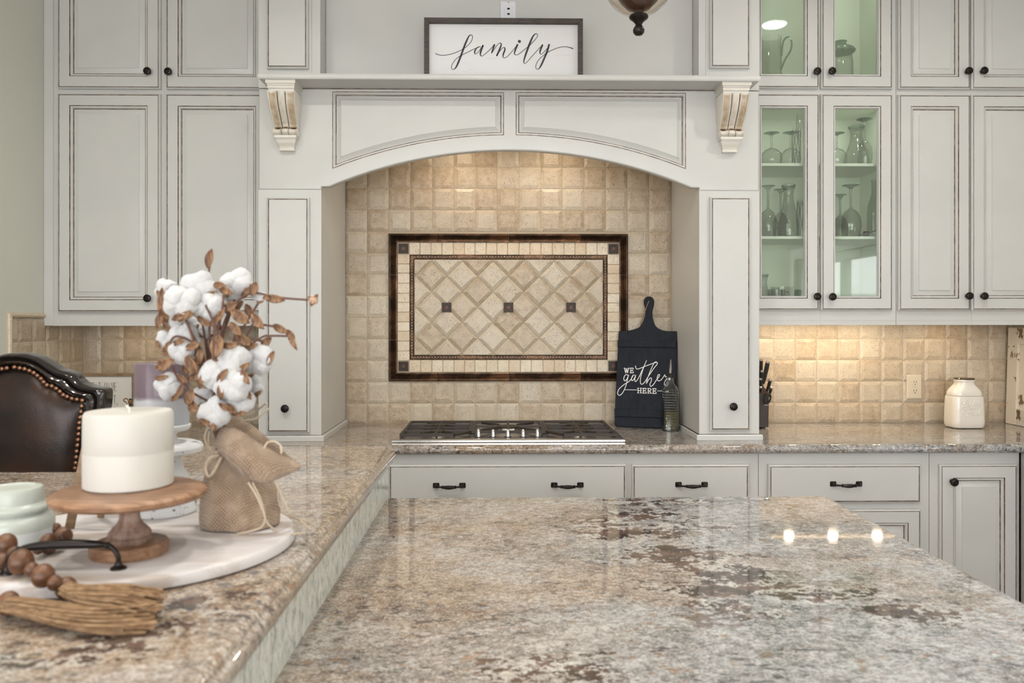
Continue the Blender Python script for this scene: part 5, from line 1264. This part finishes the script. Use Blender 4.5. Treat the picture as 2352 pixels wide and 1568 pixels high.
# turned wooden stand with the big ivory candle
sxp, syp = X(298, 1.15), 1.15
sd = thing('pedestal_stand', 'small turned wooden pedestal stand carrying the ivory candle', 'stand', (sxp, syp, ZT))
MB().lathe([(.0505, .0003), (.0515, .003), (.0515, .013), (.049, .0165), (.034, .017)], (sxp, syp, ZT), 48).build('base', WOODB, sd)
MB().lathe([(.0290, .0165), (.0302, .020), (.0298, .0235), (.0275, .0250), (.0282, .0275), (.0278, .030), (.0240, .035), (.0180, .041), (.0142, .047), (.0133, .054), (.0150, .062), (.0190, .069), (.021, .073), (.021, .0765)], (sxp, syp, ZT), 36).build('post', WOODP, sd)
MB().lathe([(.088, .0745), (.097, .0765), (.101, .080), (.1015, .0845), (.0985, .0878), (.094, .0895)], (sxp, syp, ZT), 64).build('top_disc', WOODB, sd)
ZD = ZT+.0898; ccx, ccy = X(296, 1.175), 1.175; zct = 1.4-(945-731)/(1880/1.16)
cn = thing('pillar_candle', 'thick ivory pillar candle standing on the wooden pedestal', 'candle', (ccx, ccy, ZD))
hc_ = atY(296, 948, 1.15).z-ZD
MB().lathe([(.0575, .0002), (.0595, .002), (.0596, hc_*.46), (.0593, hc_*.47), (.0596, hc_*.48), (.0590, hc_-.004), (.0565, hc_), (.050, hc_-.0005), (.030, hc_-.003), (.0001, hc_-.004)], (ccx, ccy, ZD), 64).build('wax', WAX, cn)
MB().tube(cr([(ccx+.001, ccy, ZD+hc_-.004), (ccx, ccy, ZD+hc_+.004), (ccx-.004, ccy-.001, ZD+hc_+.008)], 4), .0016, 8).build('wick', simple('wick', (.75, .66, .58), .9), cn)

# white turned candle holder with the two-tone candle
hx, hy = X(372, 1.39), 1.39
hd = thing('candle_holder', 'chippy white turned wooden candle holder behind the pedestal stand', 'candle holder', (hx, hy, ZT))
zz = lambda py: 1.4-(py-731)/(1880/1.39)-ZT
MB().lathe([(.053, .0003), (.055, .003), (.055, zz(1150)), (.052, zz(1144)), (.050, zz(1140))], (hx, hy, ZT), 48).build('base', DIST, hd)
MB().lathe([(.046, zz(1141)), (.0465, zz(1110)), (.044, zz(1095)), (.0405, zz(1085)), (.037, zz(1078)), (.034, zz(1070)), (.033, zz(1060)), (.0275, zz(1050)), (.0255, zz(1043)), (.030, zz(1039))], (hx, hy, ZT), 40).build('stem', DIST, hd)
MB().lathe([(.030, zz(1040)), (.058, zz(1037)), (.0645, zz(1033)), (.0655, zz(1024)), (.063, zz(1018)), (.055, zz(1014)), (.030, zz(1012))], (hx, hy, ZT), 48).build('plate', DIST, hd)
MB().lathe([(.030, zz(1013)), (.024, zz(1006)), (.022, zz(998)), (.026, zz(990)), (.040, zz(986)), (.045, zz(981)), (.046, zz(974)), (.044, zz(972))], (hx, hy, ZT), 40).build('cup', DIST, hd)
zc0_ = ZT+zz(972)
t_ = NT('two_tone_wax', rough=.4, coat=.2); oz_ = t_.sep(t_.coord())[2]; nn_ = t_.noise(t_.map(t_.coord(), scale=(14, 14, 60)), 2, 3)
zz_ = t_.math('ADD', oz_, t_.math('MULTIPLY', t_.math('SUBTRACT', nn_, .5), .012))
t_.set('color', t_.mix(t_.step(zz_, .040, .050), t_.mix(t_.step(oz_, .0, .04), (.50, .55, .60), (.44, .44, .46)), (.125, .085, .105)))
tc = tag(MB().lathe([(.0425, 0), (.0435, .002), (.0435, zz(836)-zz(972)), (.042, zz(833)-zz(972)), (.03, zz(835)-zz(972))], (hx, hy, zc0_), 48).build('pillar_candle', t_.m),
         'pillar candle with mauve upper and pale grey lower half on the white holder', 'candle')

# frosted jar
jx_, jy_ = X(30, 1.215), 1.215
fj = thing('glass_jar', 'frosted pale green glass jar with domed lid at the left edge of the tray', 'jar', (jx_, jy_, ZT))
MB().lathe([(.048, .0002), (.053, .002), (.0545, .010), (.0545, .020)], (jx_, jy_, ZT), 48).build('wax_fill', FROSTW, fj)
MB().lathe([(.0545, .020), (.0545, .030), (.052, .036), (.046, .041), (.0425, .043), (.0425, .046)], (jx_, jy_, ZT), 48).build('body', FROST, fj)
MB().lathe([(.0425, .046), (.0475, .047), (.0485, .050), (.0475, .053), (.043, .055), (.0405, .058), (.0405, .074), (.038, .079), (.030, .0805), (.028, .0785), (.001, .078)], (jx_, jy_, ZT), 48).build('lid', FROST, fj)

# small easel behind the stand
ez = thing('tabletop_easel', 'small tan wooden tabletop easel half hidden behind the ivory candle', 'easel', (X(225, 1.29), 1.29, ZT))
def stick(p0, p1, w, th, name):
    p0, p1 = Vector(p0), Vector(p1); d = (p1-p0).normalized(); sx_ = Vector((1, 0, 0)); sx_ = (sx_-d*sx_.dot(d)).normalized(); sy_ = d.cross(sx_)
    V = [p+sx_*a*w/2+sy_*b_*th/2 for p in (p0, p1) for a, b_ in ((-1, -1), (1, -1), (1, 1), (-1, 1))]
    return MB().add(V, [(0, 1, 5, 4), (1, 2, 6, 5), (2, 3, 7, 6), (3, 0, 4, 7), (3, 2, 1, 0), (4, 5, 6, 7)]).build(name, TANW, ez, smooth=0)
la = atZ(160, 1212, ZT+.001); ra = (X(292, la.y), la.y, ZT+.001)
stick(la, atY(207, 985, la.y+.03), .0125, .006, 'leg'); stick(ra, atY(250, 985, la.y+.03), .0125, .006, 'leg')
stick((X(235, 1.36), 1.355, ZT+.001), atY(232, 985, la.y+.036), .009, .006, 'leg'); stick(atY(178, 1100, la.y+.008), atY(276, 1100, la.y+.008), .010, .006, 'crossbar')

# ------------------------------------------------------------------ bead garland
def tagless(*a): pass
gd = thing('bead_garland', 'brown wooden bead garland with two jute tassels trailing over the tray edge', 'garland', tuple(atZ(60, 1300, ZT)))
BZ = ZT+.014
bl = [(146, 1231, 21, 0), (131, 1243, 14, 0), (112, 1248, 23, 0), (88, 1259, 14, 0), (128, 1214, 13, 0), (4, 1290, 20, 0), (14, 1250, 25, .010), (33, 1271, 16, .008), (49, 1290, 29, .004), (73, 1308, 17, 0), (99, 1322, 26.5, 0), (125, 1338, 17.5, -.006), (152, 1350, 25, -.008), (19, 1385, 27, -.016)]
for (a, b_, r, dz) in bl:
    z = BZ+dz; p = atZ(a, b_, z); rr = r/(1880/p.y)
    if dz in (0, .004, .008, .01): z = max(z, ZT+rr+.0005); p = atZ(a, b_, z)
    if b_ > 1345: z = ZBAR+rr+.0008; p = atZ(a, b_, z); rr = r/(1880/p.y)
    MB().lathe([(max(.002, rr*sqrt(max(0, 1-(k/8)**2))*1.02), rr*k/8*(.9)) for k in range(-8, 9)], tuple(p), 22, axis='x').build('bead', BEADW, gd, origin=tuple(p))
p1, p2 = atZ(19, 1385, ZBAR+.014), atZ(-60, 1330, ZT+.014)
m = MB().tube(cr([tuple(atZ(4, 1290, ZT+.014)), (-.66, 1.0, ZT+.012), (-.68, .95, ZBAR+.012), tuple(p1)], 6), .0016, 6); m.build('string', JUTE, gd)
def tassel(path, r0, r1, n, seed, seglen=(.75, 1.05), flare=1.5):
    rr = random.Random(seed); C0 = cr(path, 6); m = MB(); N = len(C0)
    for k in range(n):
        a = rr.uniform(0, 2*pi); q_ = sqrt(rr.random()); L_ = rr.uniform(*seglen); pts = []; wv = rr.uniform(0, 6)
        M_ = 12
        for i in range(M_+1):
            u = i/M_*L_; f = u*(N-1); i0 = int(min(N-2, f)); fr = f-i0
            c = Vector(C0[i0])*(1-fr)+Vector(C0[i0+1])*fr; d = (Vector(C0[i0+1])-Vector(C0[i0])).normalized(); s = d.cross(Vector((0, 0, 1))).normalized(); t_ = s.cross(d)
            R_ = r0+(r1-r0)*(u**flare); w = .0016*sin(wv+u*9)+.006*max(0, u-.7)*sin(wv*3+k)
            y = c+s*(cos(a+u*.6)*q_*R_+w)+t_*(sin(a+u*.6)*q_*R_*.62+w*.5)
            y.z = max(y.z, ZBAR+.0015+.001*rr.random()); pts.append(y)
        m.tube(pts, rr.uniform(.0010, .0017), 5)
    return m
def tz(a, b_, z=.018): return tuple(atZ(a, b_, ZBAR+z))
o = tassel([tz(22, 1388, .017), tz(60, 1392, .018), tz(150, 1410, .016), tz(250, 1422, .014), tz(350, 1420, .010)], .013, .027, 150, 3).build('tassel', JUTE, gd)
o['label'] = 'lower jute tassel'
o = tassel([tz(160, 1352, .024), tz(185, 1362, .026), tz(230, 1368, .032), tz(290, 1378, .026), tz(362, 1400, .012)], .012, .034, 150, 5).build('tassel', JUTE, gd)
o['label'] = 'upper jute tassel'

# ------------------------------------------------------------------ burlap sack and cotton bouquet
YB_ = 1.30; BP = lambda px, py, dy=0: tuple(atY(px, py, YB_+dy))
sk = thing('burlap_sack', 'small tied tan burlap sack holding the cotton stems on the tray', 'sack', (X(550, YB_), YB_, ZT))
lv = [(1229, 474, 628, .0), (1222, 465, 636, 0), (1205, 461, 640, 0), (1175, 460, 641, 0), (1140, 462, 640, 0), (1110, 466, 628, 0), (1090, 470, 606, 0), (1072, 477, 572, 0), (1058, 486, 546, 0), (1048, 497, 530, 0), (1040, 500, 530, 0), (1030, 494, 540, 0)]
V = []; n = 64
for k, (py, a, b_, _) in enumerate(lv):
    c0 = atY((a+b_)/2, py, YB_); hw_ = (X(b_, YB_)-X(a, YB_))/2; z = max(c0.z, ZT+.0004+.001*k); amp = .02+.15*(k/len(lv))**1.5
    for i in range(n):
        th = 2*pi*i/n; f = 1+amp*(.6*sin(5*th+.6)+.4*sin(9*th+1.3+k*.1))-(.10*math.exp(-((th-5.35)/.16)**2) if 3 < k < 9 else 0)
        V.append((c0.x+hw_*cos(th)*f, YB_+hw_*.82*sin(th)*f, z))
F = [(k*n+i, k*n+(i+1) % n, (k+1)*n+(i+1) % n, (k+1)*n+i) for k in range(len(lv)-1) for i in range(n)]; F.append(tuple(range(n))[::-1])
MB().add(V, F).jitter(.0012, 40).build('sack_body', BURLAP, sk, sub=1, smooth=0).data.shade_smooth()
def loft(rows, name, mat, par, nn=18, jit=.0015, th=.0016):
    R_ = [cr(r, nn) if 0 else [cr(r, 8)[int(round(i*(len(cr(r, 8))-1)/(nn-1)))] for i in range(nn)] for r in rows]
    V = [tuple(p) for r in R_ for p in r]; F = [(k*nn+i, k*nn+i+1, (k+1)*nn+i+1, (k+1)*nn+i) for k in range(len(R_)-1) for i in range(nn-1)]
    o = MB().add(V, F).jitter(jit, 60).build(name, mat, par, sub=2, smooth=0); o.data.shade_smooth()
    s = o.modifiers.new('solidify', 'SOLIDIFY'); s.thickness = th; return o
loft([[BP(499, 1003, -.028), BP(514, 978, -.034), BP(545, 986, -.042), BP(578, 1006, -.044), BP(612, 1030, -.04), BP(652, 1048, -.03), BP(688, 1066, -.015)],
      [BP(496, 1014, -.036), BP(515, 1005, -.050), BP(546, 1018, -.058), BP(580, 1036, -.060), BP(616, 1054, -.055), BP(655, 1064, -.040), BP(690, 1070, -.017)],
      [BP(499, 1026, -.036), BP(520, 1032, -.055), BP(550, 1052, -.062), BP(583, 1070, -.064), BP(618, 1080, -.058), BP(655, 1081, -.042), BP(689, 1074, -.018)],
      [BP(505, 1036, -.026), BP(522, 1056, -.045), BP(547, 1086, -.052), BP(575, 1104, -.054), BP(606, 1110, -.050), BP(648, 1097, -.036), BP(686, 1077, -.016)],
      [BP(508, 1040, -.012), BP(524, 1054, -.025), BP(548, 1078, -.030), BP(575, 1096, -.032), BP(606, 1103, -.030), BP(645, 1092, -.022), BP(684, 1078, -.012)]], 'collar_flap', BURLAP, sk)
loft([[BP(500, 1003, -.026), BP(503, 985, .0), BP(520, 966, .02), BP(542, 957, .035), BP(566, 968, .04), BP(592, 986, .04), BP(622, 1012, .03), BP(656, 1040, .01), BP(688, 1066, -.013)],
      [BP(500, 1020, -.024), BP(506, 1010, .0), BP(522, 1000, .015), BP(544, 996, .025), BP(568, 1004, .028), BP(592, 1020, .026), BP(620, 1040, .018), BP(652, 1056, .002), BP(684, 1070, -.014)],
      [BP(504, 1040, -.010), BP(508, 1040, .0), BP(516, 1040, .008), BP(528, 1042, .010), BP(542, 1048, .010), BP(560, 1058, .008), BP(590, 1070, .003), BP(630, 1078, -.004), BP(680, 1074, -.013)]], 'collar_lining', BURLAP, sk)
def string(pts, r=.0016, name='twine', par=None): return MB().tube(cr(pts, 7), r, 6).build(name, TWINE, par or sk)
string([BP(503, 1046, -.02), BP(482, 1052, -.03), BP(472, 1075, -.03), BP(480, 1094, -.035), BP(494, 1078, -.035), BP(508, 1050, -.025)], .0024)
string([BP(570, 1108, -.05), BP(590, 1140, -.058), BP(608, 1185, -.06), BP(602, 1208, -.058), BP(580, 1218, -.058), BP(545, 1226, -.055)], .0018)
string([BP(580, 1108, -.05), BP(600, 1150, -.056), BP(614, 1200, -.056), BP(650, 1225, -.04), BP(700, 1222, -.035)][:4]+[tuple(atZ(700, 1224, ZT+.004))], .0015)
string([BP(632, 1102, -.04), BP(648, 1140, -.035), BP(668, 1180, -.03), tuple(atZ(690, 1196, ZT+.003)), tuple(atZ(712, 1214, ZT+.002))], .0016)
string([BP(640, 1105, -.04), BP(640, 1150, -.03), BP(655, 1180, -.02), tuple(atZ(680, 1190, ZT+.003)), tuple(atZ(712, 1199, ZT+.002))], .0014)
string([BP(606, 1030, -.045), BP(615, 1016, -.035), BP(632, 1014, -.03), BP(645, 1025, -.035), BP(646, 1042, -.04)], .0016)
string([BP(548, 956, .02), BP(585, 945, .02), BP(612, 925, .0)], .0016); string([BP(556, 966, .01), BP(590, 960, .0), BP(617, 938, -.01)], .0014); string([BP(477, 982, -.02), BP(470, 1003, -.022), BP(477, 1028, -.02)], .0014); string([BP(480, 990, -.02), BP(478, 1012, -.02), BP(482, 1032, -.02)], .0011)

bq = thing('cotton_bouquet', 'bunch of dried cotton stems with fluffy white bolls rising from the burlap sack', 'dried flowers', BP(520, 1030))
rb = random.Random(11)
def leaf(px, py, ang, L_, w, dy=0, mat=None, par=None, curl=.25):
    """ang in image degrees (0 right, 90 up); L_, w in pixels"""
    c = Vector(BP(px, py, dy)); k = YB_/1880; d = Vector((cos(radians(ang)), rb.uniform(-.3, .3), sin(radians(ang)))).normalized(); s = d.cross(Vector((0, 1, 0))).normalized(); nn_ = d.cross(s)
    V = []; NU, NV = 8, 4
    for i in range(NU+1):
        u = i/NU; ww = w*k*.5*sin(pi*min(1, u*.96+.03))**.7
        for j in range(NV+1):
            v = -1+2*j/NV; V.append(c+d*(u-.5)*L_*k+s*v*ww+nn_*(curl*w*k*(v*v-.4)+L_*k*.12*sin(pi*u)))
    F = [(i*(NV+1)+j, i*(NV+1)+j+1, (i+1)*(NV+1)+j+1, (i+1)*(NV+1)+j) for i in range(NU) for j in range(NV)]
    o = MB().add(V, F).build('husk', mat or HUSK, par or bq, smooth=80); m = o.modifiers.new('solidify', 'SOLIDIFY'); m.thickness = .0008; return o
bolls = [(a_, b_, c_*1.16, d_) for a_, b_, c_, d_ in [(455, 660, 32, .0), (417, 693, 34, -.03), (543, 652, 31, .02), (480, 707, 33, -.01), (382, 663, 20, .03), (422, 778, 29, -.01), (380, 780, 19, .02), (418, 806, 23, -.03), (530, 690, 24, .04),
         (532, 826, 34, -.03), (592, 822, 31, .0), (492, 862, 27, -.04), (537, 883, 33, -.05), (545, 919, 30, -.03), (580, 886, 22, .02), (493, 948, 29, -.05), (472, 908, 24, .0), (389, 888, 28, .01), (402, 735, 24, .03), (597, 682, 12, .02), (473, 762, 16, .04), (440, 745, 18, .05)]]
STM = []
for (bx_, by_, br, dy) in bolls:
    m = MB(); k = YB_/1880; nl_ = 4 if br > 18 else 3; ph = rb.uniform(0, 6)
    for i in range(nl_):
        a = ph+2*pi*i/nl_; off = br*k*.40
        c = Vector(BP(bx_, by_, dy))+Vector((cos(a)*off, rb.uniform(-.3, .3)*off, sin(a)*off*.85))
        m.ball(c, br*k*.70, 22, 14)
    sd_ = rb.uniform(0, 50); m.jitter(br*k*.20, .8/(br*k), sd_); m.jitter(br*k*.10, 2.4/(br*k), sd_+3)
    vs_ = list(m.v); c0 = sum((Vector(v) for v in vs_), Vector())/len(vs_)
    for _ in range(170):
        p_ = Vector(rb.choice(vs_)); d_ = (p_-c0).normalized(); t1 = d_.cross(Vector((rb.gauss(0, 1), rb.gauss(0, 1), rb.gauss(0, 1)))).normalized()
        l_ = br*k*rb.uniform(.12, .34); w_ = d_.cross(t1)*.00016
        q1 = p_+(d_*.45+t1*.7)*l_*.5; q2 = p_+(d_*.55+t1*1.1)*l_
        m.add([p_-w_-d_*.001, p_+w_-d_*.001, q1+w_, q1-w_, q2], [(0, 1, 2, 3), (3, 2, 4)])
    o = m.build('cotton_boll', COTTON, bq, smooth=80)
    for i in range(3 if br > 18 else 2):
        a = rb.uniform(200, 340) if by_ < 800 else rb.uniform(0, 360)
        leaf(bx_+cos(radians(a))*br*.85, by_-sin(radians(a))*br*.85, a+rb.uniform(-30, 30)+90, br*1.0, br*.42, dy-.012, HUSK, o)
    base = Vector(BP(515+rb.uniform(-9, 9), 1045, rb.uniform(-.008, .008))); mid = Vector(BP(485+(bx_-485)*.35, 840+(by_-800)*.25, dy*.5)); top = Vector(BP(bx_, by_+br*.5, dy))
    MB().tube(cr([base, base*.55+mid*.45+Vector((-.006, 0, .01)), mid, mid*.4+top*.6, top], 6), .0019, 6).build('stem', STEM, bq)
for L in ((483, 594, 80, 46, 20, 0), (379, 700, 92, 80, 26, -.03), (368, 735, 80, 40, 18, -.01), (584, 664, 75, 34, 22, 0), (630, 686, -8, 50, 20, 0), (553, 727, -35, 50, 26, -.03), (593, 738, -50, 46, 22, -.03), (542, 755, -48, 40, 20, -.04), (560, 780, -30, 44, 22, -.02),
          (645, 755, -25, 42, 18, -.01), (673, 782, -62, 52, 14, -.01), (668, 768, -45, 30, 16, -.01), (501, 796, 85, 52, 30, -.05), (380, 836, 28, 46, 26, -.05), (441, 838, -60, 46, 24, -.05), (432, 843, 60, 36, 20, -.02), (455, 862, 20, 40, 22, -.03), (470, 880, -20, 38, 20, -.02),
          (385, 800, 70, 36, 16, -.03), (520, 668, -20, 40, 18, -.02), (527, 705, 30, 36, 22, -.01), (443, 795, 20, 36, 18, -.04), (437, 912, 70, 34, 24, -.05), (447, 935, -40, 32, 24, -.05), (530, 938, -30, 36, 20, -.05), (600, 788, 10, 40, 18, .01), (575, 715, -60, 40, 20, .02), (500, 740, -70, 40, 16, .02), (570, 800, 20, 44, 20, 0), (612, 785, 40, 30, 18, 0), (460, 820, 75, 40, 18, -.04), (478, 840, 60, 40, 18, -.03), (420, 870, -30, 34, 18, -.02), (505, 655, 0, 30, 18, -.02)):
    leaf(*L[:5], dy=L[5])
for P_ in ([(483, 800, 0), (478, 700, 0), (478, 640, 0), (482, 610, 0)], [(500, 900, 0), (505, 780, -.01), (530, 710, 0), (575, 674, 0), (625, 680, 0), (660, 685, 0), (718, 689, 0)], [(510, 900, 0), (560, 810, -.01), (600, 775, -.01), (625, 771, -.01), (668, 772, -.01)],
           [(510, 920, 0), (540, 830, 0), (580, 745, -.01), (600, 745, -.01), (645, 752, -.01)], [(490, 900, -.02), (455, 800, -.03), (405, 772, -.03), (385, 800, -.03)], [(495, 930, -.02), (440, 900, -.04), (410, 870, -.04), (395, 840, -.05)],
           [(505, 860, -.02), (500, 770, -.03), (472, 700, -.03)], [(500, 880, -.03), (452, 800, -.04), (432, 740, -.04)], [(502, 870, -.03), (490, 800, -.03), (505, 740, -.02), (512, 700, -.02), (515, 660, 0)], [(508, 900, 0), (530, 800, -.03), (545, 760, -.04)], [(505, 1000, 0), (488, 930, 0), (480, 850, -.02)], [(510, 1000, 0), (515, 930, 0), (525, 860, 0)]):
    MB().tube(cr([BP(*p) for p in P_], 7), .0018, 6).build('stem', STEM, bq)
o = MB().ball(BP(720, 689), .0085, 12, 8).jitter(.002, 120).build('bud', simple('dried_bud', (.50, .34, .24), .8), bq)
for a in (60, 150, 240): leaf(722+8*cos(radians(a)), 689-8*sin(radians(a)), a, 16, 10, -.004, HUSK, o)

# ------------------------------------------------------------------ garden outside the sink window
LEAFM = NT('garden_leaf', rough=.6); LEAFM.set('color', LEAFM.mix(LEAFM.step(LEAFM.noise(LEAFM.coord(), 6, 4), .4, .6), (.08, .17, .03), (.35, .48, .12)))
sb = thing('garden_shrub', 'leafy green shrub outside the sink window, seen mirrored in a cabinet door', 'shrub', (XR+1.9, 1.2, 0))
m = MB(); rl = random.Random(4)
for k in range(1300):
    a = rl.uniform(0, 2*pi); u = rl.uniform(-1, 1); r = rl.uniform(.7, 1.05); c = Vector((XR+1.9+.55*r*cos(a)*sqrt(1-u*u), 1.2+1.6*r*sin(a)*sqrt(1-u*u), 1.35+1.15*u*r))
    d = Vector((rl.gauss(0, 1), rl.gauss(0, 1), rl.gauss(0, 1))).normalized()*.07; s = d.orthogonal().normalized()*.028
    m.add([c-d, c+s, c+d, c-s], [(0, 1, 2, 3)])
tag(m.build('foliage', LEAFM.m, sb, smooth=0), kind='stuff'); MB().tube([(XR+1.9, 1.2, 0), (XR+1.9, 1.2, 1.2)], [.06, .03], 8).build('trunk', STEM, sb)
